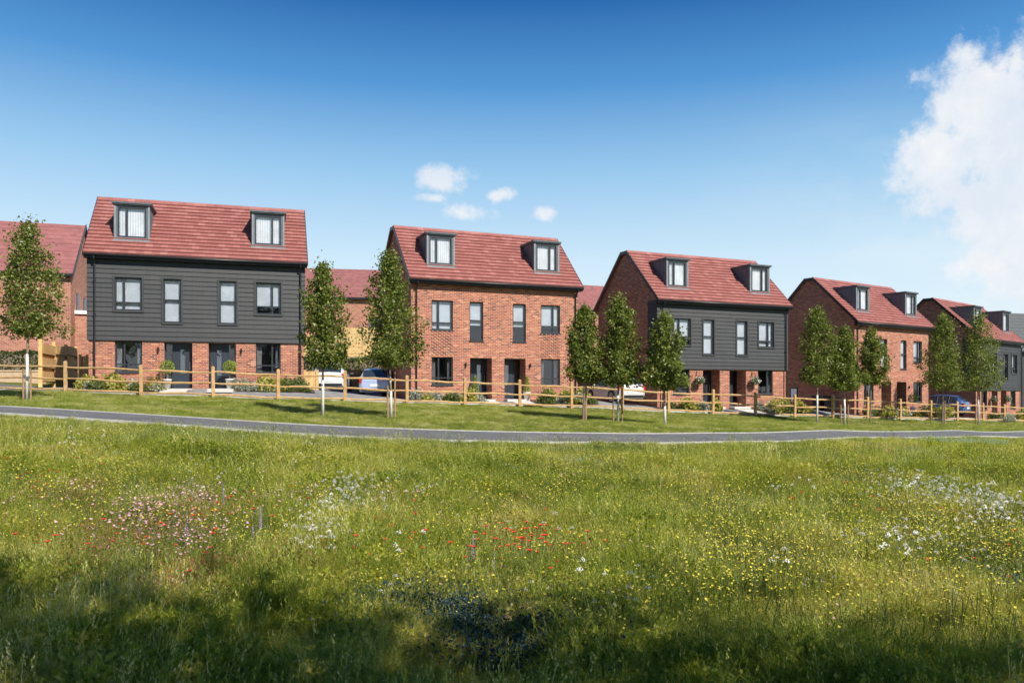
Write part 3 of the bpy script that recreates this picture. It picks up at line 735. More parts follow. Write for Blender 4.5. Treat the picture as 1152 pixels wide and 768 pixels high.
def tree(px, py, top, cb, hw, label, seedv, leafm='leaf', guard=True, Yd=None, twin=False, name='street_tree', lean=0, nleaf=7200, lsize=.09):
    X, Y = on_ground(px, py) if Yd is None else ((px - CX) / F * Yd, Yd)
    s = Y / F; zg = z1(X, Y); ht = (HY - top) * s - zg; hc = (HY - cb) * s - zg; r = hw * s
    root = empty(name, (X, Y, zg), 0, label, 'tree', 'young street trees')
    t = MB(); w = ht - hc
    ctrl = [(0, 0, -.1), (.01 + lean * .3, 0, hc * .5), (lean, 0.01, hc), (lean * 1.2, 0, hc + w * .4), (lean, 0, hc + w * .9)]
    t.tube(ctrl, [.046, .038, .033, .024, .008], 8)
    C_, limbs = crown_points(w, r, nleaf, seedv=seedv)
    for b, e in limbs:
        mid = (b + e) / 2 + np.array([0, 0, -.04]); off = np.array([lean, 0, hc])
        t.tube([off + b, off + mid, off + e], [.013, .009, .004], 4, False)
    t.build('trunk', 'bark', root)
    if guard:
        gd = MB(); gd.tube([(0, 0, -.05), (.01 + lean * .3, 0, hc * .5), (lean * .6, 0, hc * .72)], [.050, .043, .040], 10); gd.build('trunk_guard', 'guard', root, True)
    V, Q = leaf_cloud(C_ + np.array([lean, 0, hc]), lsize)
    np_mesh('crown', V, Q, leafm, root)
    return root, X, Y
def stake(X, Y, h, label, r=.032, tie=0):
    o = MB(); zg = z1(X, Y)
    e = empty('tree_stake', (X, Y, zg), 0, label, 'stake', 'timber tree stakes')
    o.tube([(0, 0, -.1), (0, 0, h)], r, 8); o.build('post', 'stake', e)
    if tie:
        b = MB(); b.box(min(0, tie), max(0, tie), -.035, .035, h - .28, h - .20); b.build('tie', 'rubber', e)
trees = [(30, 450, 250, 378, 33, True, 'broad leafy young tree at the left edge, staked on both sides'),
         (363, 468, 297, 412, 27, True, 'young tree with a white guarded trunk in front of the white parked car'),
         (440, 470.5, 283, 412, 31, True, 'tallest young tree, standing between the leftmost and the patterned brick pairs of houses'),
         (656, 473, 345, 428, 20, False, 'slim young tree with a bare brown trunk right of the patterned brick pair'),
         (695, 475, 335, 433, 24, True, 'young tree in front of the silver hatchback, staked beside its trunk'),
         (748, 478.5, 353, 437, 22, True, 'young tree covering the left corner of the house pair with hanging baskets'),
         (919, 476, 346, 432, 20, True, 'young tree before the gable with the small ground floor window'),
         (950, 477.5, 368, 438, 17, True, 'second of three trees before the right brick pair, staked on both sides'),
         (979, 475.5, 371, 432, 16, False, 'smallest tree, with a dark trunk, at the front left corner of the right brick pair'),
         (1060, 477.5, 355, 438, 19, False, 'young tree in front of the blue car'),
         (1101, 478, 353, 438, 22, True, 'rightmost young tree, before the far right weatherboarded pair')]
TP = []
for i, (px, py, top, cb, hw, gd, lb) in enumerate(trees):
    _, X, Y = tree(px, py, top, cb, hw, lb, 100 + i, guard=gd, lean=(.03, 0, -.04, .05, .02, -.03, .03, 0, .04, .05, -.03)[i]); TP.append((X, Y))
stake(TP[0][0] - .14, TP[0][1] + .05, 1.02, 'left stake of the leftmost tree, with a rubber tie', tie=.14)
stake(TP[0][0] + .16, TP[0][1] - .05, .98, 'right stake of the leftmost tree', tie=-.16)
stake(TP[2][0] - .11, TP[2][1], 1.05, 'left stake of the tallest tree', tie=.11)
stake(TP[2][0] + .12, TP[2][1] + .02, 1.5, 'tall right stake of the tallest tree')
stake(TP[3][0] + .10, TP[3][1] + .05, 1.3, 'dark stake beside the slim brown trunked tree', r=.04)
stake(TP[4][0] - .16, TP[4][1], .95, 'short stake left of the tree before the silver hatchback', tie=.16)
stake(TP[4][0] + .16, TP[4][1] + .02, 1.25, 'taller stake right of the tree before the silver hatchback')
stake(TP[7][0] - .17, TP[7][1], .95, 'left stake of the tree second from left before the right brick pair', tie=.17)
stake(TP[7][0] + .18, TP[7][1], .95, 'right stake of the tree second from left before the right brick pair')
stake(TP[9][0] + .13, TP[9][1], 1.3, 'dark stake of the tree in front of the blue car', r=.04)
stake(TP[10][0] - .16, TP[10][1], .95, 'left stake of the rightmost tree', tie=.16)

# large trees behind the viewpoint: they shade the near meadow and show in the window glass
def big_tree(x, y, h, r, seedv, label):
    zg = z1(x, y); root = empty('oak_tree', (x, y, zg), 0, label, 'tree', 'old trees behind the viewpoint')
    g = np.random.default_rng(seedv); t = MB(); t.tube([(0, 0, -.2), (.1, 0, h * .3), (0, .1, h * .6), (0, 0, h * .85)], [.42, .33, .2, .06], 10)
    pts = []; hc = h * .36
    for k in range(85):
        d = g.normal(size=3); d /= np.linalg.norm(d); rr = g.uniform(.35, 1) ** .5
        c = np.array([d[0] * r * rr, d[1] * r * rr, hc + (h - hc) * .5 + d[2] * (h - hc) * .5 * rr])
        if k % 5 == 0: t.tube([(0, 0, max(hc * .7, c[2] - r * .8)), tuple(c * .6 + np.array([0, 0, c[2] * .32])), tuple(c)], [.09, .05, .02], 5, False)
        pts.append(c + g.normal(size=(52 if h > 10 else 44, 3)) * r * .16)
    t.build('trunk', 'bark', root); V, Q = leaf_cloud(np.concatenate(pts), .25); np_mesh('crown', V, Q, 'leafo', root)
for i, (x, y, h, r) in enumerate([(3.2, -5.4, 12.8, 3.9), (9.2, -6.6, 12.6, 3.9), (15.4, -6.3, 12.5, 3.9), (-3.6, -8.8, 12.6, 3.9), (-10.0, -9.0, 13.2, 4.0), (22.0, -7.2, 13, 4.0), (1.3, -2.9, 8.8, 3.1), (6.6, -3.2, 9.2, 3.2)]):  # last two, low and close, are added out of view to shade the frontmost grass
    big_tree(x, y, h, r, 900 + i, ['broad old tree right behind the viewpoint', 'old tree a little right behind the viewpoint', 'old tree at the right behind the viewpoint', 'old tree left behind the viewpoint',
             'old tree far left behind the viewpoint', 'old tree far right behind the viewpoint', 'smaller unseen tree added for shade nearest the viewpoint, close behind it', 'smaller unseen tree added for shade close behind the viewpoint, a little to the right'][i])

# ------------------------------------------------------------------ post and rail fence along the drive
fe = empty('post_and_rail_fence', (FN[0][0], FN[0][1], FN[0][2]), 0, 'long cleft timber post and rail fence between the lawn and the houses', 'fence')
FO = Vector(FN[0]); pts = []
for (X, Y, z_) in FN: pts.append(Vector((X, Y, z1(X, Y))) - FO)
for i, p in enumerate(pts):
    b = MB(); w = .062; tz = 1.17 + random.uniform(-.03, .04)
    th = .3 + random.uniform(-.1, .1); c, s = math.cos(th) * w, math.sin(th) * w
    bt = [(p.x + c - s, p.y + s + c), (p.x - c - s, p.y - s + c), (p.x - c + s, p.y - s - c), (p.x + c + s, p.y + s - c)]
    lx, ly = random.uniform(-.015, .015), random.uniform(-.01, .01)
    n = 0; b.v += [(q[0], q[1], p.z - .2) for q in bt[::-1]] + [(q[0] + lx, q[1] + ly, p.z + tz) for q in bt[::-1]]
    b.v += [(p.x + lx, p.y + ly, p.z + tz + .035)]
    b.f += [(0, 1, 5, 4), (1, 2, 6, 5), (2, 3, 7, 6), (3, 0, 4, 7), (4, 5, 8), (5, 6, 8), (6, 7, 8), (7, 4, 8)]
    b.build('post', 'oak', fe, bevel=.008)
for i in range(len(pts) - 1):
    a, b_ = pts[i], pts[i + 1]
    for h in (.12, .54, .97):
        m = MB(); n = 9; P_ = []; Rr = []
        y0 = random.uniform(-.02, .02)
        for k in range(n + 1):
            t = k / n; q = a.lerp(b_, t); zz = h + math.sin(t * 6.3 + i * 1.7 + h * 9) * .018 + random.uniform(-.007, .007) + y0
            P_.append((q.x, q.y - .01 + random.uniform(-.006, .006), q.z + zz)); Rr.append(.034 + .014 * math.sin(math.pi * t) + random.uniform(-.003, .003))
        m.tube(P_, Rr, 6, True, .8); m.build('rail', 'oak', fe)

# ------------------------------------------------------------------ garden fences, walls, hedges at the back
def board_fence(name, label, pa, pb, za, zb_, h, matn, vertical=False, npan=3, step=True, postm=None, gap=True):
    """fence from pa to pb (x, y), foot za..zb_, height h"""
    pa = Vector((*pa, 0)); pb = Vector((*pb, 0)); L = (pb - pa).length; a = math.atan2(pb.y - pa.y, pb.x - pa.x)
    root = empty(name, (pa.x, pa.y, za), a, label, 'fence'); pw = L / npan
    for k in range(npan + 1):
        z0 = (zb_ - za) * k / npan; p = MB(); p.box(pw * k - .05, pw * k + .05, -.06, .05, z0 - .4, z0 + h + .06); p.build('post', matn, root)
    for k in range(npan):
        z0 = (zb_ - za) * (k + .5) / npan; m = MB(); x0, x1 = pw * k + .052, pw * (k + 1) - .052
        if vertical:
            n = max(int((x1 - x0) / .11), 2); s = (x1 - x0) / n
            for q in range(n): m.box(x0 + q * s + .004, x0 + (q + 1) * s - .004, -.012 - .008 * (q % 2), .012 - .008 * (q % 2), z0, z0 + h - random.uniform(0, .012))
            m.box(x0, x1, .014, .05, z0 + .3, z0 + .38); m.box(x0, x1, .014, .05, z0 + h - .35, z0 + h - .27)
        else:
            zz = z0; q = 0
            while zz < z0 + h - .05:
                bhh = .19
                m.box(x0, x1, -.02 - .012 * (q % 2), .0 - .012 * (q % 2), zz, min(zz + bhh, z0 + h)); zz += bhh + (.10 if (gap and q % 2) else .012); q += 1
        m.build('panel', matn, root)
    return root
def hedge(name, label, pa, pb, z0, h, d, leafm='leafd', cat='hedge', n=5000, ls=.12):
    pa = Vector((*pa, 0)); pb = Vector((*pb, 0)); L = (pb - pa).length; a = math.atan2(pb.y - pa.y, pb.x - pa.x)
    root = empty(name, (pa.x, pa.y, z0), a, label, cat)
    core = MB(); core.box(.12, L - .12, .12, d - .12, -.3, h - .16); core.build('stems', 'bark', root)
    C_ = np.c_[rng.uniform(0, L, n), rng.uniform(0, d, n), rng.uniform(-.1, 1, n) ** 1 * h]
    C_[:, 2] += np.sin(C_[:, 0] * 2.1) * .06 + np.sin(C_[:, 0] * 5.3) * .05
    V, Q = leaf_cloud(C_, ls); np_mesh('foliage', V, Q, leafm, root); return root
def pw(px, Y): return ((px - CX) / F * Y, Y)
def pz(py, Y): return (HY - py) / F * Y
# left: fence receding from the drive towards the neighbour, its gate panel
def stepped_fence(pa, pb, za, zb_, h, npan):
    pa = Vector((*pa, 0)); pb = Vector((*pb, 0)); L = (pb - pa).length; a = math.atan2(pb.y - pa.y, pb.x - pa.x); pw_ = L / npan
    root = empty('garden_fence', (pa.x, pa.y, za), a, 'pale orange boarded garden fence stepping away beside the leftmost pair of houses', 'fence')
    for k in range(npan + 1):
        z0 = (zb_ - za) * k / npan; p = MB(); p.box(pw_ * k - .06, pw_ * k + .06, -.09, .05, z0 - .4, z0 + h + .05 - .05 * k); p.build('post', 'pinef', root)
    for k in range(npan):
        z0 = (zb_ - za) * (k + .5) / npan; m = MB(); x0, x1 = pw_ * k + .062, pw_ * (k + 1) - .062
        m.box(x0, x1, .0, .02, z0 + .02, z0 + h - .12 - .05 * k)
        for q in range(3):
            zz = z0 + .06 + q * .60 * h / 1.85; m.box(x0, x1, -.10, -.075, zz + .0, zz + .43 * h / 1.85); m.box(x0, x1, -.075, .0, zz + .40 * h / 1.85, zz + .43 * h / 1.85)
        m.build('panel', 'pinef', root)
stepped_fence(pw(45, 33.6), pw(85, 41.0), pz(431, 33.6), pz(427, 41.0), 1.82, 3)
board_fence('garden_gate', 'narrow pale timber gate between the stepped fence and the leftmost house', pw(90, 35.5), pw(98, 35.7), pz(424, 35.5), pz(424, 35.5), .95, 'pine', True, 1)
hedge('garden_hedge', 'dark green hedge behind the low sandstone wall at the left edge', pw(-70, 39.5), pw(46, 41.5), pz(424, 41), 1.35, .9, n=9000)
lw_ = empty('garden_wall', (*pw(-70, 38), pz(427, 38)), .05, 'low sandstone coloured retaining wall under the left hedge', 'wall')
q = MB(); L_ = (115) / F * 38; q.box(0, L_, 0, .3, -.8, .40); q.build('wall_body', 'sandst', lw_); q = MB(); q.box(-.03, L_ + .03, -.03, .33, .40, .47); q.build('coping', 'sandst', lw_)
# road spur at the left
A_ = np.array([pw(p, Y) for p, Y in ((-90, 31.4), (-40, 31.6), (0, 31.8), (30, 32.2), (50, 33.2))]); B_ = np.array([pw(p, Y) for p, Y in ((-90, 36.5), (-40, 36.6), (0, 36.4), (22, 35.5), (50, 33.8))])
ribbon('road', A_, B_, 'asphalt', .05)
# between the first two pairs of houses
board_fence('timber_gate', 'pale vertical board gate at the right corner of the leftmost house', pw(343, 36.5), pw(357, 36.5), pz(449, 36.5), pz(449, 36.5), 1.30, 'pine', True, 1)
board_fence('drive_fence', 'brown vertical board fence behind the white and blue parked cars', pw(357, 43.5), pw(452, 43.9), pz(447, 43.5), pz(449, 43.5), 1.58, 'pineb', True, 4)
hedge('garden_hedge', 'hedge above the brown fence behind the parked cars', pw(338, 45.5), pw(446, 46), .9, 1.0, .9, n=7000)
rw = empty('retaining_wall', (*pw(335, 49), 0), .02, 'brick retaining wall below the pale garden fence behind the parked cars', 'wall')
q = MB(); q.box(0, 7.2, 0, .3, -1, 2.0); q.build('wall_body', 'brick_far', rw); q = MB(); q.box(-.03, 7.23, -.03, .33, 2.0, 2.07); q.build('coping', 'sandst', rw)
board_fence('garden_fence', 'pale boarded fence high on the brick retaining wall, lower run', pw(338, 50.2), pw(392, 50.4), 2.0, 2.1, 1.55, 'pine', False, 2, gap=False)
board_fence('garden_fence', 'pale boarded fence high on the brick retaining wall, upper run by the tallest tree', pw(388, 49.6), pw(450, 49.8), 2.1, 2.2, 1.85, 'pine', False, 3, gap=False)
board_fence('drive_fence', 'brown vertical board fence left of the silver hatchback', pw(646, 46), pw(672, 46.2), pz(458, 46), pz(458, 46), 1.75, 'pineb', True, 1)
hedge('garden_hedge', 'hedge over the brown fence by the silver hatchback', pw(640, 50), pw(690, 50.2), -.4, 2.4, .9, n=3500)
board_fence('drive_fence', 'brown vertical board fence behind the gap left of the far right pair', pw(1066, 62), pw(1098, 63), pz(462, 62), pz(462, 62), 1.8, 'pineb', True, 2)
board_fence('drive_fence', 'brown vertical board fence in the gap between the basket pair and the right brick pair', pw(884, 55), pw(905, 55.4), pz(462, 55), pz(462, 55), 1.8, 'pineb', True, 1)

# ------------------------------------------------------------------ beds, shrubs, topiary, baskets
def house_world(i, u, w): 
    x, y = hpt(i, u, w); return x, y, z1(x, y)
def bed(i, u0, u1, w0=-1.25, w1=-.05):
    n = 12; A = [hpt(i, u0 + (u1 - u0) * k / n, w0) for k in range(n + 1)]; B = [hpt(i, u0 + (u1 - u0) * k / n, w1) for k in range(n + 1)]
    ribbon('flower_bed', A, B, 'soil', .05, 4)
KN = {'g': ('silvery white flowering shrub', 'lf_grey'), 'y': ('yellow green grassy shrub', 'lf_yel'), 'n': ('mid green rounded shrub', 'lf_grn'), 'o': ('orange flowering shrub', 'lf_org')}
HN = ['leftmost house pair', 'patterned brick pair', 'pair with hanging baskets', 'right brick pair', 'far right pair']
ORD = ['first', 'second', 'third', 'fourth', 'fifth', 'sixth', 'seventh', 'eighth', 'ninth', 'tenth']
cnt = {}
def shrub(i, u, w, k, r, h):
    x, y, z = house_world(i, u, w); cnt[(i, k)] = cnt.get((i, k), 0) + 1
    kn, mt = KN[k]
    n = int(420 * (r / .35) ** 2)
    o = empty('garden_shrub', (x, y, z + .04), random.uniform(0, 6), '%s, %s such from the left, before the %s' % (kn, ORD[cnt[(i, k)] - 1], HN[i]), 'shrub', 'shrubs in the front beds')
    d = rng.normal(size=(n, 3)); d /= np.linalg.norm(d, axis=1)[:, None]; d[:, 2] = np.abs(d[:, 2]); rr = rng.uniform(.5, 1.05, n)[:, None]
    C_ = d * rr * np.array([r, r, h]) * (1 + .18 * np.sin(d[:, :1] * 7 + u) * np.cos(d[:, 1:2] * 6))
    V, Q = leaf_cloud(C_, .085 if k != 'y' else .13); np_mesh('foliage', V, Q, mt, o)
    s = MB()
    for q in range(7):
        a = q * .9; s.tube([(0, 0, -.05), (math.cos(a) * r * .7, math.sin(a) * r * .7, h * .7)], [.012, .006], 4, False)
    s.build('stems', 'bark', o)
rows = {0: [(.1, 'y', .36, .42), (.55, 'n', .30, .36), (1.0, 'y', .34, .50), (1.35, 'y', .26, .4), (1.75, 'g', .32, .34), (2.15, 'n', .24, .26), (2.5, 'o', .3, .46), (2.75, 'g', .24, .3), (5.95, 'g', .34, .36), (6.4, 'g', .28, .32), (6.75, 'o', .2, .5),
            (6.95, 'y', .34, .46), (7.4, 'y', .30, .40), (7.75, 'n', .34, .44), (8.25, 'n', .36, .40)],
        1: [(.1, 'g', .34, .42), (.6, 'g', .3, .38), (1.05, 'g', .28, .34), (1.5, 'n', .28, .40), (1.9, 'g', .28, .38), (2.3, 'y', .30, .5), (2.65, 'n', .26, .44), (6.1, 'n', .38, .55), (6.6, 'y', .32, .5), (7.1, 'n', .26, .36), (7.5, 'y', .30, .42), (7.9, 'g', .28, .42), (8.35, 'y', .3, .46)],
        2: [(.3, 'n', .3, .3), (.8, 'y', .36, .42), (1.3, 'y', .30, .5), (1.75, 'g', .34, .40), (2.15, 'g', .26, .36), (2.5, 'y', .26, .52), (6.0, 'g', .28, .36), (6.4, 'y', .3, .5), (6.85, 'g', .28, .36), (7.2, 'n', .3, .38), (7.6, 'y', .32, .42), (8.05, 'y', .34, .44), (8.5, 'o', .26, .44)],
        3: [(.5, 'n', .36, .5), (1.0, 'y', .36, .55), (1.5, 'n', .30, .45), (1.9, 'g', .32, .42), (2.3, 'g', .28, .40), (2.6, 'y', .28, .5), (4.2, 'g', .26, .4), (6.0, 'y', .34, .55), (6.5, 'n', .34, .5), (7.1, 'y', .34, .5), (7.6, 'g', .32, .42), (8.1, 'y', .3, .5)],
        4: [(1.0, 'n', .34, .5), (1.6, 'g', .34, .44), (2.2, 'g', .3, .40), (4.2, 'y', .28, .44), (6.0, 'n', .36, .46), (6.6, 'g', .30, .4), (7.4, 'n', .36, .45)]}
for i in range(5):
    bed(i, -.4, 2.8, -1.7); bed(i, 5.72, 8.9, -1.7)
    for k, (u, c, r, h) in enumerate(rows[i]): shrub(i, u, -.62 - .75 * (k % 2) - random.uniform(0, .15), c, r * 1.28, h * 1.3)
    for k, (u, c, r, h) in enumerate(rows[i][::2]): shrub(i, u + .22, -1.35 - random.uniform(0, .15), 'gynyg'[(k + i) % 5], .30, .34)
    for x0, x1 in RC:       # slab path from each door to the drive
        A = [hpt(i, x0 + .05, -.5), hpt(i, x1 - .05, -.5)]; B = [hpt(i, x0 + .05, -2.3), hpt(i, x1 - .05, -2.3)]
        ribbon('front_path', B, A, 'stone', .062, 10)
# rough fringe shrubs at the parking bays
def topiary(i, u, w, kind, label):
    x, y, _ = house_world(i, u, w); z = max(z1(x, y) + .06, HOUSES[i][3] - .10)
    o = empty('potted_topiary', (x, y, z + (.1 if i == 3 else 0)), 0, label, 'potted plant', 'topiary plants beside the front doors')
    p = MB(); p.lathe([(.0, 0), (.11, 0), (.165, .36), (.18, .36), (.18, .40), (.15, .40), (.14, .36), (.0, .36)], seg=16); p.build('pot', 'white', o, True)
    if kind == 'ball':
        s = MB(); s.tube([(0, 0, .34), (0.01, 0, .62)], .015, 6); s.build('stem', 'bark', o)
        d = rng.normal(size=(900, 3)); d /= np.linalg.norm(d, axis=1)[:, None]; C_ = d * .29 * rng.uniform(.75, 1.04, 900)[:, None] + np.array([0, 0, .90])
    else:
        t = rng.uniform(0, 1, 900); a = rng.uniform(0, 6.28, 900); rr = (.15 * (1 - t) ** .6 + .02) * rng.uniform(.7, 1.1, 900)
        C_ = np.c_[np.cos(a) * rr, np.sin(a) * rr, .42 + t * .75]
    V, Q = leaf_cloud(C_, .05); np_mesh('foliage', V, Q, 'topi', o)
topiary(0, 3.0, -.42, 'ball', 'ball topiary in a white pot by the left door of the leftmost house pair')
topiary(0, 5.45, -.42, 'ball', 'ball topiary in a white pot by the right door of the leftmost house pair')
topiary(1, 2.98, -.35, 'cone', 'cone topiary by the left door of the patterned brick pair')
topiary(1, 5.60, -.35, 'cone', 'cone topiary by the right door of the patterned brick pair')
topiary(3, 5.05, -.75, 'ball', 'ball topiary in a white pot before the right brick pair')
def basket(i, u, label):
    X0, Y0, a, zb = HOUSES[i]; x, y = hpt(i, u, -.30)
    o = empty('hanging_basket', (x, y, zb + 1.22), a, label, 'hanging basket', 'flower baskets on brackets')
    b = MB(); b.tube([(0, .295, .62), (0, .05, .58), (0, 0, .5)], .012, 6); b.box(-.02, .02, .285, .298, .40, .66); b.build('bracket', 'black', o)
    c = MB()
    for k in range(3): c.tube([(0, 0, .5), (math.cos(k * 2.1) * .17, math.sin(k * 2.1) * .17, .16)], .005, 4)
    c.build('chains', 'black', o)
    p = MB(); p.lathe([(0, -.02), (.09, .0), (.15, .07), (.18, .16), (.16, .16), (.0, .12)], seg=14); p.build('bowl', 'bark', o)
    d = rng.normal(size=(700, 3)); d /= np.linalg.norm(d, axis=1)[:, None]; C_ = d * np.array([.27, .24, .20]) * rng.uniform(.6, 1.05, 700)[:, None] + np.array([0, 0, .16])
    V, Q = leaf_cloud(C_, .06); np_mesh('foliage', V, Q, 'lf_grn', o)
    C2 = C_[(C_[:, 1] < .05)][:110] * 1.06; V, Q = leaf_cloud(C2, .06); np_mesh('blossom', V, Q, 'whp', o)
basket(2, 2.42, 'white flowering basket hung left of the doors of the dark pair right of centre')
basket(2, 6.08, 'white flowering basket hung right of the doors of the dark pair right of centre')
basket(4, 2.42, 'small flower basket hung left of the doors of the far right pair')
basket(4, 5.0, 'small flower basket hung between the windows and door of the far right pair')

# ------------------------------------------------------------------ cars
def car_paint(name, c):
    m = mat(name, c, .3, .15, .5, coat=.8); return m
M['p_white'] = car_paint('white car paint', (.66, .67, .69)); M['p_sil'] = car_paint('silver car paint', (.58, .56, .55)); M['p_blue'] = car_paint('blue car paint', (.05, .10, .27)); M['p_lblue'] = car_paint('pale blue car paint', (.36, .44, .66))
M['cglass'] = mat('tinted car glass', (.02, .03, .04), .03, 0, .9)
M['lampred'] = mat('red lamp lens', (.35, .02, .02), .2); M['lampcl'] = mat('clear lamp lens', (.7, .72, .75), .15)
M['tyre'] = mat('tyre rubber', (.02, .02, .021), .85); M['rim'] = mat('alloy rim', (.5, .5, .52), .3, .8); M['plate'] = mat('yellow number plate', (.60, .47, .06), .5); M['platew'] = mat('white number plate', (.75, .75, .72), .5)
def car(x, y, rz, paint, label, zoff=0.0):
    """hatchback, nose towards +x; x,y = centre"""
    z = z1(x, y) + .03 + zoff; o = empty('parked_car', (x, y, z), rz, label, 'car', 'cars parked between the houses'); o.scale = (.93, .95, .95)
    L = 3.95; X = lambda t: -L / 2 + t
    # stations: t, half width, sill, shoulder z, top z (hood/roof line), roof half width
    S = [(0.0, .66, .42, .80, .82, .58), (.07, .78, .30, .86, .98, .62), (.22, .83, .22, .90, 1.18, .62), (.48, .855, .20, .92, 1.37, .60), (.85, .865, .19, .93, 1.45, .60), (1.45, .87, .19, .93, 1.49, .60), (2.0, .87, .19, .92, 1.475, .60),
         (2.35, .87, .19, .91, 1.40, .59), (2.75, .87, .19, .90, 1.15, .62), (3.02, .865, .19, .89, .955, .66), (3.4, .84, .20, .84, .90, .62), (3.72, .78, .24, .74, .80, .56), (3.90, .66, .32, .60, .68, .48), (3.95, .58, .40, .52, .56, .44)]
    def sec(t, w, s, sh, tp, rw):
        cab = tp - sh > .12
        return [(X(t), w * .93, s), (X(t), w, s + .14), (X(t), w * 1.005, (s + sh) / 2 + .04), (X(t), w * .97, sh), (X(t), rw if cab else w * .80, tp - (.05 if cab else .02)), (X(t), rw * .8 if cab else w * .55, tp), (X(t), 0, tp + .015)]
    ring = []
    for st in S:
        h = sec(*st); ring.append([(a, -b, c) for a, b, c in h] + [(a, b, c) for a, b, c in h[-2::-1]])
    body, gl = MB(), MB(); n = len(ring[0])
    for i in range(len(S) - 1):
        for k in range(n - 1):
            q = [ring[i][k], ring[i][k + 1], ring[i + 1][k + 1], ring[i + 1][k]]; kk = k if k < 6 else n - 2 - k
            t0, t1 = S[i][0], S[i + 1][0]
            side = kk == 3 and .45 < t0 and t1 <= 2.8; wind = kk in (3, 4, 5) and ((2.3 < t0 and t1 < 3.1 and kk >= 4)); rear = kk >= 4 and t1 <= .50 and t0 >= .05
            (gl if (side or wind or rear) else body).face(*q[::-1])
    body.face(*ring[0]); body.face(*ring[-1][::-1])
    for i in range(len(S) - 1):
        body.face(ring[i][0], ring[i + 1][0], ring[i + 1][-1], ring[i][-1])
    b = body.build('body', paint, o, True); gl.build('window_glass', 'cglass', o)
    pl = MB()
    for s in (-1, 1):
        for t in (1.02, 1.78):
            pl.tube([(X(t), s * .86, .92), (X(t) - .02, s * .615, 1.44)], .03, 5)
    pl.build('door_pillars', 'black', o)
    for s in (-1, 1):
        for t in (.72, 3.12):
            wv = MB()
            prof = [(.0, .0), (.31, .0), (.325, .03), (.325, .17), (.31, .2), (.0, .2)]
            seg = 20
            base = len(wv.v)
            for r_, yy in prof:
                for k in range(seg):
                    a = 2 * math.pi * k / seg; wv.v.append((X(t) + r_ * math.cos(a), s * (.69 + yy), .325 + r_ * math.sin(a)))
            for i in range(len(prof) - 1):
                for k in range(seg):
                    k2 = (k + 1) % seg; q = base + i * seg; wv.f.append((q + k, q + k2, q + seg + k2, q + seg + k))
            wh = wv.build('wheel', 'tyre', o)
            rm = MB(); y_ = s * .897
            for k in range(7):
                a = 2 * math.pi * k / 7; ca, sa = math.cos(a), math.sin(a)
                rm.face((X(t) + .04 * -sa, y_, .325 + .04 * ca), (X(t) + .21 * ca - .03 * sa, y_, .325 + .21 * sa + .03 * ca), (X(t) + .21 * ca + .03 * sa, y_, .325 + .21 * sa - .03 * ca), (X(t) + .04 * sa, y_, .325 - .04 * ca))
            for k in range(20):
                a, a2 = 2 * math.pi * k / 20, 2 * math.pi * (k + 1) / 20
                rm.face(*[(X(t) + r_ * math.cos(q), y_, .325 + r_ * math.sin(q)) for r_, q in ((.19, a), (.235, a), (.235, a2), (.19, a2))])
            rm.build('rim', 'rim', wh)
            ar = MB()
            for k in range(14):
                a, a2 = math.pi * (k / 14 * 1.16 - .08), math.pi * ((k + 1) / 14 * 1.16 - .08)
                ar.face(*[(X(t) + r_ * math.cos(q), s * .884, .325 + r_ * math.sin(q)) for r_, q in ((.325, a), (.40, a), (.40, a2), (.325, a2))])
            ar.build('wheel_arch', 'black', o)
    for s in (-1, 1):
        q = MB(); q.box(X(.02), X(.16), s * .72 - .09, s * .72 + .09, .66, .92); q.build('tail_lamp', 'lampred', o, bevel=.02)
        q = MB(); q.box(X(3.70), X(3.86), s * .62 - .12, s * .62 + .12, .56, .68); q.build('headlamp', 'lampcl', o, bevel=.02)
        q = MB(); q.box(X(2.52), X(2.66), s * .96 - .09, s * .96 + .07, .92, 1.03); q.build('door_mirror', paint, o, bevel=.02)
    q = MB(); q.box(X(-.02), X(.0) + .01, -.26, .26, .52, .63); q.build('number_plate', 'platew', o)
    q = MB(); q.box(X(3.94), X(3.965), -.26, .26, .40, .50); q.build('number_plate', 'platew', o)
    q = MB(); q.box(X(-.03), X(.10), -.68, .68, .28, .42); q.build('bumper', 'black', o, bevel=.02)
    return o
def at(px, Y): return (px - CX) / F * Y, Y
x_, y_ = at(374, 39.6); car(x_, y_, math.atan2(x_, y_) * -1 + R(84), 'p_white', 'white hatchback parked beside the leftmost house, seen from behind')
x_, y_ = at(424, 40.0); car(x_, y_, R(97), 'p_lblue', 'pale blue hatchback parked beside the white one, behind the tallest tree')
x_, y_ = at(691, 41.1); car(x_, y_, R(112), 'p_sil', 'silver hatchback parked beside the gable of the dark pair')
car(28.7, 53.2, R(134), 'p_blue', 'dark blue hatchback parked by the far right pair')
# wheelie bins at the gable of the right brick pair
for k, (w_, lb) in enumerate(((1.3, 'black wheelie bin nearest the street at the right brick gable'), (2.1, 'black wheelie bin behind the other at the right brick gable'))):
    x, y = hpt(3, -.45, w_); o = empty('wheelie_bin', (x, y, z1(x, y) + .03), HOUSES[3][2], lb, 'bin', 'wheelie bins')
    b = MB(); b.v += [(-.2, -.24, .05), (.2, -.24, .05), (.2, .24, .05), (-.2, .24, .05), (-.28, -.3, .95), (.28, -.3, .95), (.28, .3, .95), (-.28, .3, .95)]
    b.f += [(0, 3, 2, 1), (4, 5, 6, 7), (0, 1, 5, 4), (1, 2, 6, 5), (2, 3, 7, 6), (3, 0, 4, 7)]; b.build('bin_body', 'black', o, bevel=.02)
    b = MB(); b.box(-.3, .3, -.32, .32, .952, 1.01); b.build('lid', 'black', o, bevel=.015)
    b = MB(); b.tube([(-.27, .22, .1), (.27, .22, .1)], .1, 12); b.build('wheels', 'tyre', o)

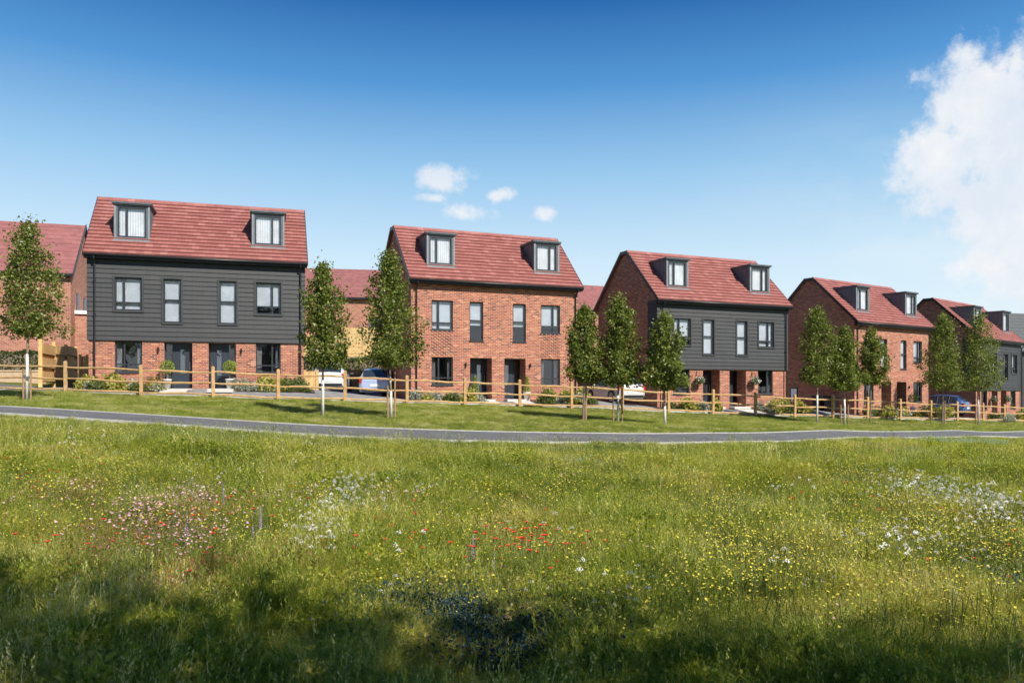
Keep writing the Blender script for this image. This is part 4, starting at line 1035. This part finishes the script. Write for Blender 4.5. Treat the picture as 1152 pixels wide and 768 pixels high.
# ------------------------------------------------------------------ meadow, lawn and flowers
def blades(n, h, spread, lean, w, seedv, seg=3, curl=.5):
    g = np.random.default_rng(seedv); V = []; Fq = []
    for i in range(n):
        a = g.uniform(0, 6.28); r = spread * math.sqrt(g.uniform()); bx, by = r * math.cos(a), r * math.sin(a)
        d = g.uniform(0, 6.28); hh = h * g.uniform(.45, 1.1); ln = lean * g.uniform(.2, 1.2) * hh; fa = g.uniform(0, 3.14); wx, wy = math.cos(fa) * w, math.sin(fa) * w
        ws = (1, .85, .6, .12)
        for k in range(seg + 1):
            t = k / seg; cx, cy = bx + math.cos(d) * ln * t ** 1.8, by + math.sin(d) * ln * t ** 1.8; cz = hh * (t - curl * .25 * t ** 3); ww = ws[min(int(t * 3 + .01), 3)]
            V += [(cx - wx * ww, cy - wy * ww, cz), (cx + wx * ww, cy + wy * ww, cz)]
        b = i * (seg + 1) * 2
        for k in range(seg): Fq.append((b + 2 * k, b + 2 * k + 1, b + 2 * k + 3, b + 2 * k + 2))
    return V, Fq
def source(name, parts):
    """parts: list of (V, F, material) joined into one unlinked source mesh"""
    V, Fc, mi, ms = [], [], [], []
    for v, f, m in parts:
        b = len(V); V += list(v); Fc += [tuple(b + k for k in q) for q in f]
        if m not in ms: ms.append(m)
        mi += [ms.index(m)] * len(f)
    me = bpy.data.meshes.new(name); me.from_pydata(V, [], Fc)
    for m in ms: me.materials.append(M[m])
    me.polygons.foreach_set('material_index', mi); me.update()
    return bpy.data.objects.new(name, me)
def scatter(name, pts, scl, variants, label, cat, rot=None, tilt=.12):
    n = len(pts); me = bpy.data.meshes.new(name); me.vertices.add(n); me.vertices.foreach_set('co', np.asarray(pts, np.float32).ravel())
    a = me.attributes.new('scl', 'FLOAT', 'POINT'); a.data.foreach_set('value', np.asarray(scl, np.float32))
    rv = np.c_[rng.normal(0, tilt, n), rng.normal(0, tilt, n), rng.uniform(0, 6.28, n)]
    a = me.attributes.new('rot', 'FLOAT_VECTOR', 'POINT'); a.data.foreach_set('vector', rv.astype(np.float32).ravel())
    a = me.attributes.new('idx', 'INT', 'POINT'); a.data.foreach_set('value', rng.integers(0, len(variants), n).astype(np.int32))
    o = bpy.data.objects.new(name, me); COL.objects.link(o); tag(o, label, cat, kind='stuff')
    col = bpy.data.collections.new(name + '_source')
    for v in variants: col.objects.link(v)
    gt = bpy.data.node_groups.new(name, 'GeometryNodeTree')
    gt.interface.new_socket('Geometry', in_out='INPUT', socket_type='NodeSocketGeometry'); gt.interface.new_socket('Geometry', in_out='OUTPUT', socket_type='NodeSocketGeometry')
    nn = gt.nodes; gi = nn.new('NodeGroupInput'); go = nn.new('NodeGroupOutput'); ip = nn.new('GeometryNodeInstanceOnPoints'); ci = nn.new('GeometryNodeCollectionInfo')
    ci.inputs[0].default_value = col; ci.inputs['Separate Children'].default_value = True; ci.inputs['Reset Children'].default_value = True
    ip.inputs['Pick Instance'].default_value = True
    def attr(nm, t):
        q = nn.new('GeometryNodeInputNamedAttribute'); q.data_type = t; q.inputs[0].default_value = nm; return [s for s in q.outputs if s.enabled][0]
    L = gt.links; L.new(gi.outputs[0], ip.inputs['Points']); L.new(ci.outputs[0], ip.inputs['Instance']); L.new(attr('idx', 'INT'), ip.inputs['Instance Index'])
    L.new(attr('rot', 'FLOAT_VECTOR'), ip.inputs['Rotation']); L.new(attr('scl', 'FLOAT'), ip.inputs['Scale']); L.new(ip.outputs[0], go.inputs[0])
    md = o.modifiers.new('scatter', 'NODES'); md.node_group = gt; return o
def field(n, ylo, yhi, margin=1.5, power=1.0, slope=.70):
    """points in the wedge the picture could see, between ylo(x) and yhi(x)"""
    out = []
    while sum(len(q) for q in out) < n:
        Y = ylo + (yhi - ylo) * rng.uniform(0, 1, n * 2) ** power; X = rng.uniform(-1, 1, n * 2) * (Y * slope + margin)
        keep = rng.uniform(0, 1, n * 2) < (Y * slope + margin) / (yhi * slope + margin) if power == 1.0 else np.ones(n * 2, bool)
        out.append(np.c_[X, Y][keep])
    return np.concatenate(out)[:n]
def vnoise(x, y, s, seedv=3):
    g = np.random.default_rng(seedv); T = g.uniform(0, 1, (64, 64)); u, v = x / s, y / s; i, j = np.floor(u).astype(int), np.floor(v).astype(int); fu, fv = u - i, v - j
    fu = fu * fu * (3 - 2 * fu); fv = fv * fv * (3 - 2 * fv); t = lambda a, b: T[a % 64, b % 64]
    return (t(i, j) * (1 - fu) + t(i + 1, j) * fu) * (1 - fv) + (t(i, j + 1) * (1 - fu) + t(i + 1, j + 1) * fu) * fv
def ground_pts(P2): return np.c_[P2, Z(P2[:, 0], P2[:, 1]) - .01]
tall = [source('grass_tuft', [(*blades(64, .27, .12, .9, .0022, 10 + k), 'grass')]) for k in range(5)]
def seedy(k):
    V, Fq = blades(40, .24, .13, .8, .002, 40 + k); g = np.random.default_rng(60 + k); V2 = []; F2 = []
    for i in range(6):
        bx, by = g.uniform(-.12, .12, 2); hh = g.uniform(.26, .38); lx, ly = g.uniform(-.1, .1, 2); b = len(V2)
        V2 += [(bx, by, 0), (bx + .002, by, 0), (bx + lx + .0015, by + ly, hh), (bx + lx, by + ly, hh)]; F2.append((b, b + 1, b + 2, b + 3))
        for q in range(5):
            b = len(V2); r = .0035; ox, oy = g.normal(0, .007, 2); zz = hh - q * .012
            V2 += [(bx + lx + ox - r, by + ly + oy, zz), (bx + lx + ox, by + ly + oy - r, zz + .008), (bx + lx + ox + r, by + ly + oy, zz), (bx + lx + ox, by + ly + oy + r, zz - .008)]; F2.append((b, b + 1, b + 2, b + 3))
    return source('seed_grass', [(V, Fq, 'grass'), (V2, F2, 'lawn')])
tall += [seedy(k) for k in range(2)]
def herb(k):
    g = np.random.default_rng(70 + k); n = 90; C_ = np.c_[g.normal(0, .06, n), g.normal(0, .06, n), g.uniform(.02, .22, n)]; V, Q = leaf_cloud(C_, .026)
    V2, F2 = blades(22, .26, .12, .7, .002, 75 + k); return source('meadow_herb', [(V.tolist(), Q.tolist(), 'grass'), (V2, F2, 'grass')])
tall += [herb(k) for k in range(3)]
fine = [source('fine_tuft', [(*blades(54, .12, .15, .9, .0028, 80 + k, 2), 'lawn')]) for k in range(5)]
def meadow_height(x, y):
    edge = Yat(NL, x) - y; n = vnoise(x, y, 1.1) * .55 + vnoise(x, y, .4, 5) * .45
    return np.clip((edge - .2) / 5.0, .24, 1) * (.26 + 1.5 * n ** 1.2)
P2 = np.concatenate([field(21000, 2.4, 8.5, .6), field(19000, 8.0, 16, 1.2), field(16000, 15, 33, 2, slope=.70)])
P2 = P2[P2[:, 1] < Yat(NL, P2[:, 0]) - .09]
mh = meadow_height(P2[:, 0], P2[:, 1]) * np.interp(P2[:, 1], [0, 8, 14], [1, 1, 1.25])
scatter('meadow_grass', ground_pts(P2), mh * rng.uniform(.75, 1.25, len(P2)), tall, 'tall uneven meadow grass covering the slope below the path', 'grass')
P3 = np.concatenate([field(24000, 17, 34, 3, slope=.70), field(22000, 28, 57, 3, slope=.70)])
YF = Yat(FNs, P3[:, 0]); keep = ((P3[:, 1] > Yat(FL, P3[:, 0]) + .16) & (P3[:, 1] < YF + .12)) | ((P3[:, 1] < Yat(NL, P3[:, 0]) - .08) & (P3[:, 1] > Yat(NL, P3[:, 0]) - 5))
P3 = P3[keep]; hs = .45 + .7 * vnoise(P3[:, 0], P3[:, 1], 1.1, 8)
scatter('lawn_grass', ground_pts(P3), hs * rng.uniform(.7, 1.3, len(P3)), fine, 'short patchy grass on the bank between the path and the fence', 'grass')

def flower_src(name, petal, h, r, heads, kind, seedv):
    g = np.random.default_rng(seedv); Vs, Fs, Vp, Fp = [], [], [], []
    for i in range(heads):
        bx, by = g.uniform(-.14, .14, 2); lx, ly = g.uniform(-.08, .08, 2); hh = h * g.uniform(.7, 1.12); b = len(Vs)
        Vs += [(bx, by, 0), (bx + .004, by, 0), (bx + lx + .003, by + ly, hh), (bx + lx, by + ly, hh)]; Fs.append((b, b + 1, b + 2, b + 3))
        cx, cy = bx + lx, by + ly
        if kind == 'cup':
            tx, ty = g.uniform(-.5, .5, 2); ph = g.uniform(0, 1)
            for k in range(5):
                a0, a1 = k * 1.2566 + ph, (k + .92) * 1.2566 + ph; am = (a0 + a1) / 2; b = len(Vp); zz = lambda a, q: hh + q * .35 * r + (math.cos(a) * tx + math.sin(a) * ty) * r * q
                Vp += [(cx, cy, hh), (cx + r * .8 * math.cos(a0), cy + r * .8 * math.sin(a0), zz(a0, .8)), (cx + r * 1.1 * math.cos(am), cy + r * 1.1 * math.sin(am), zz(am, 1.1)), (cx + r * .8 * math.cos(a1), cy + r * .8 * math.sin(a1), zz(a1, .8))]
                Fp.append((b, b + 1, b + 2, b + 3))
        elif kind == 'umbel':
            for k in range(16):
                a = g.uniform(0, 6.28); q = r * math.sqrt(g.uniform()); x, y = cx + q * math.cos(a), cy + q * math.sin(a); z = hh + .02 * (1 - q / r) + g.uniform(-.006, .006); s = .0036; b = len(Vp)
                Vp += [(x - s, y - s, z), (x + s, y - s, z + .003), (x + s, y + s, z), (x - s, y + s, z + .004)]; Fp.append((b, b + 1, b + 2, b + 3))
        elif kind == 'spire':
            for k in range(26):
                t = k / 26; a = k * 2.4; q = r * (1 - t * .8); x, y, z = cx + q * math.cos(a), cy + q * math.sin(a), hh * (.62 + .42 * t); s = .013 * (1 - .5 * t); b = len(Vp)
                Vp += [(x - s, y, z), (x, y - s, z + s * .6), (x + s, y, z), (x, y + s, z - s * .6)]; Fp.append((b, b + 1, b + 2, b + 3))
    return source(name, [(Vs, Fs, 'stem'), (Vp, Fp, petal)])
def clump_px(cl, n):
    """cl: list of (px, py, rx, ry, weight) patches of the meadow -> scattered ground points"""
    ws = np.array([c[4] for c in cl], float); ws /= ws.sum(); out = []
    for c, w in zip(cl, ws):
        m = max(int(n * w), 1); X, Y = on_ground(c[0], c[1]); rx = c[2] / F * Y; X2, Y2 = on_ground(c[0], c[1] - c[3]); ry = abs(Y2 - Y) * .8 + .1
        out.append(np.c_[X + rng.normal(0, rx * .55, m), Y + rng.normal(0, ry * .5, m)])
    q = np.concatenate(out); return q[(q[:, 1] < Yat(NL, q[:, 0]) - .4) & (q[:, 1] > 2.3)]
ysrc = [flower_src('buttercup', 'yel', .35, .0078, 7, 'cup', 200 + k) for k in range(4)]
yc = clump_px([(1000, 590, 170, 75, 2.6), (850, 640, 170, 70, 2.2), (1090, 640, 90, 60, 1.6), (760, 580, 150, 70, 1.4), (100, 560, 120, 45, 1.2), (420, 540, 180, 40, .8), (640, 560, 180, 50, 1.4), (930, 540, 200, 30, 1.4), (250, 610, 200, 60, .8), (560, 620, 220, 60, .6), (700, 690, 160, 40, .4)], 3600)
yb = field(6500, 4.6, 19, 1, slope=.68); yb = yb[(yb[:, 1] < Yat(NL, yb[:, 0]) - 1.6) & (vnoise(yb[:, 0], yb[:, 1], 1.3, 21) + .25 * np.clip(yb[:, 0] / yb[:, 1], -.6, .6) > .47)]
yc = np.concatenate([yc, yb]); yc = yc[vnoise(yc[:, 0], yc[:, 1], .5, 23) > .3]
scatter('yellow_wildflowers', ground_pts(yc), rng.uniform(.65, 1.25, len(yc)), ysrc, 'small yellow wildflowers strewn through the meadow, thickest at the right', 'wildflowers')
wsrc = [flower_src('cow_parsley', 'whp', .38, .018, 4, 'umbel', 230 + k) for k in range(4)]
wc = clump_px([(1090, 595, 60, 42, 3), (1065, 575, 40, 24, 1.4), (1140, 600, 45, 40, 1.5), (1050, 600, 40, 30, .6), (385, 590, 22, 28, 1.4), (365, 650, 30, 12, .8), (1000, 655, 60, 25, .8), (310, 520, 60, 12, .7), (200, 575, 50, 25, .5), (60, 520, 50, 14, .4), (660, 700, 300, 30, .3), (480, 600, 160, 50, .5), (860, 560, 200, 40, .4)], 430)
scatter('white_wildflowers', ground_pts(wc), rng.uniform(.6, 1.35, len(wc)), wsrc, 'white umbel wildflowers, thickest in a drift at the right of the meadow', 'wildflowers')
psrc = [flower_src('pale_pink_flower', 'pink', .33, .011, 6, 'cup', 260 + k) for k in range(3)]
pc = clump_px([(185, 600, 45, 28, 3), (210, 640, 50, 18, 1.2), (620, 560, 200, 60, .8), (60, 590, 60, 40, 1.0), (260, 600, 90, 40, 1.2), (420, 600, 80, 40, .6)], 380)
scatter('pink_wildflowers', ground_pts(pc), rng.uniform(.7, 1.2, len(pc)), psrc, 'pale pink wildflowers in a loose drift at the left of the meadow', 'wildflowers')
# bluish low plants in the shade at the front
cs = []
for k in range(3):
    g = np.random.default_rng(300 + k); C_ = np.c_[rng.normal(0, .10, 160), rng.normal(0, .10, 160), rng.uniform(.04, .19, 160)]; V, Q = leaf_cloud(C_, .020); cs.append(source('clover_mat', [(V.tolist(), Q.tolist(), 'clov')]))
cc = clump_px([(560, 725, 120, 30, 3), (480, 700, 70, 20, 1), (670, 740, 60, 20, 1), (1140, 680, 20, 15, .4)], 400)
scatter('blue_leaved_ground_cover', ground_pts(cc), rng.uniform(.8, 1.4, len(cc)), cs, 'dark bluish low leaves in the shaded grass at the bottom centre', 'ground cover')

rs = []
for k in range(3):
    g = np.random.default_rng(330 + k); n = 120; h_ = g.uniform(.08, .30, n); C_ = np.c_[g.normal(0, .09, n), g.normal(0, .09, n), h_]; V, Q = leaf_cloud(C_, .012)
    V2, F2 = blades(26, .26, .12, .6, .0018, 335 + k); rs.append(source('sorrel', [(V.tolist(), Q.tolist(), 'rust'), (V2, F2, 'grass')]))
rc = clump_px([(190, 690, 60, 30, 2), (120, 640, 90, 40, 1), (60, 580, 60, 40, 1), (330, 660, 60, 30, 1), (560, 610, 160, 40, .6), (200, 600, 60, 30, 1)], 420)
scatter('sorrel', ground_pts(rc), rng.uniform(.7, 1.3, len(rc)), rs, 'rusty brown sorrel heads in loose patches at the left of the meadow', 'wildflowers')
ps = []
for k in range(2):
    g = np.random.default_rng(350 + k); n = 90; C_ = np.c_[g.normal(0, .12, n), g.normal(0, .12, n), g.uniform(.04, .2, n)]; V, Q = leaf_cloud(C_, .03); ps.append(source('silver_herb', [(V.tolist(), Q.tolist(), 'palel')]))
q = clump_px([(1110, 503, 60, 3, 2), (660, 530, 25, 6, .6), (1010, 510, 30, 4, .5), (440, 512, 20, 4, .4), (560, 530, 18, 6, .3), (130, 520, 25, 6, .3)], 260)
scatter('silver_leaved_herbs', ground_pts(q), rng.uniform(.6, 1.2, len(q)), ps, 'pale silvery blue herbs in small patches below the path', 'ground cover')

# poppies and violet flower spikes: single plants
def poppy_mesh(k, petal, r, h, kind='poppy'):
    g = np.random.default_rng(400 + k); s = MB(); lx = g.uniform(-.06, .06); s.tube([(0, 0, -.02), (lx * .4, 0, h * .5), (lx, .01, h)], [.004, .003, .0025], 5)
    p = MB()
    for q in range(5):
        a = q * 1.2566 + g.uniform(-.1, .1); a0, a1 = a - .68, a + .68
        p.face((lx, .01, h), (lx + r * .8 * math.cos(a0), .01 + r * .8 * math.sin(a0), h + r * .45), (lx + r * 1.1 * math.cos(a), .01 + r * 1.1 * math.sin(a), h + r * .6), (lx + r * .8 * math.cos(a1), .01 + r * .8 * math.sin(a1), h + r * .42))
    return s, p
protos = []
for k in range(3):
    s, p = poppy_mesh(k, 'redp', .022, .34 + .04 * k); e = empty('poppy', (0, -40, 0)); a = s.build('stem', 'stem', e); b = p.build('bloom', 'redp', e); protos.append((e, a, b))
def spawn(proto, x, y, rz, sc, label, cat, group):
    e, *ch = proto; o = e.copy(); COL.objects.link(o); o.location = (x, y, z1(x, y)); o.rotation_euler = (0, 0, rz); o.scale = (sc, sc, sc); tag(o, label, cat, group)
    for c in ch:
        d = c.copy(); COL.objects.link(d); d.parent = o
    return o
for (cl, n, lb, gr) in [((600, 655, 80, 26, 1), 62, 'red poppy in the drift at the lower centre of the meadow', 'poppies at the lower centre'),
                        ((225, 625, 95, 50, 1), 42, 'red poppy in the loose drift at the left of the meadow', 'poppies at the left'),
                        ((440, 640, 45, 30, 1), 18, 'red poppy left of the lower centre drift of the meadow', 'poppies left of centre'),
                        ((45, 570, 50, 35, 1), 22, 'small red poppy near the left edge of the meadow', 'poppies at the left edge'),
                        ((980, 600, 130, 60, 1), 22, 'red poppy among the yellow flowers at the right', 'poppies at the right')]:
    q = clump_px([cl], n)
    for (x, y) in q: spawn(random.choice(protos), x, y, random.uniform(0, 6), random.uniform(.75, 1.15), lb, 'poppy', gr)
def spike_mesh(h, r):
    s = MB(); s.tube([(0, 0, -.02), (.01, 0, h)], [.005, .002], 5); p = MB()
    for k in range(44):
        t = k / 44; a = k * 2.4; q = r * (1 - t * .75); x, y, z = q * math.cos(a), q * math.sin(a), h * (.55 + .46 * t); w = .008 * (1 - .45 * t)
        p.face((x - w, y, z), (x, y - w, z + w * .7), (x + w, y, z), (x, y + w, z - w * .7))
    return s, p
s, p = spike_mesh(.50, .014); e = empty('flower_spike', (0, -41, 0)); sp = (e, s.build('stem', 'stem', e), p.build('bloom', 'purp', e))
for (cl, n, lb, gr) in [((295, 628, 8, 14, 1), 5, 'tall violet flower spike left of the white flowers', 'violet spikes at the left'),
                        ((552, 668, 26, 12, 1), 9, 'violet flower spike beside the lower centre poppies', 'violet spikes at the lower centre'),
                        ((215, 620, 45, 20, 1), 6, 'pale violet flower spike among the pink flowers', 'violet spikes among the pink flowers')]:
    for (x, y) in clump_px([cl], n): spawn(sp, x, y, random.uniform(0, 6), random.uniform(.7, 1.05), lb, 'flower spike', gr)
for pr in protos + [sp]:      # the patterns themselves are not part of the scene
    for o in pr[::-1]: bpy.data.objects.remove(o)
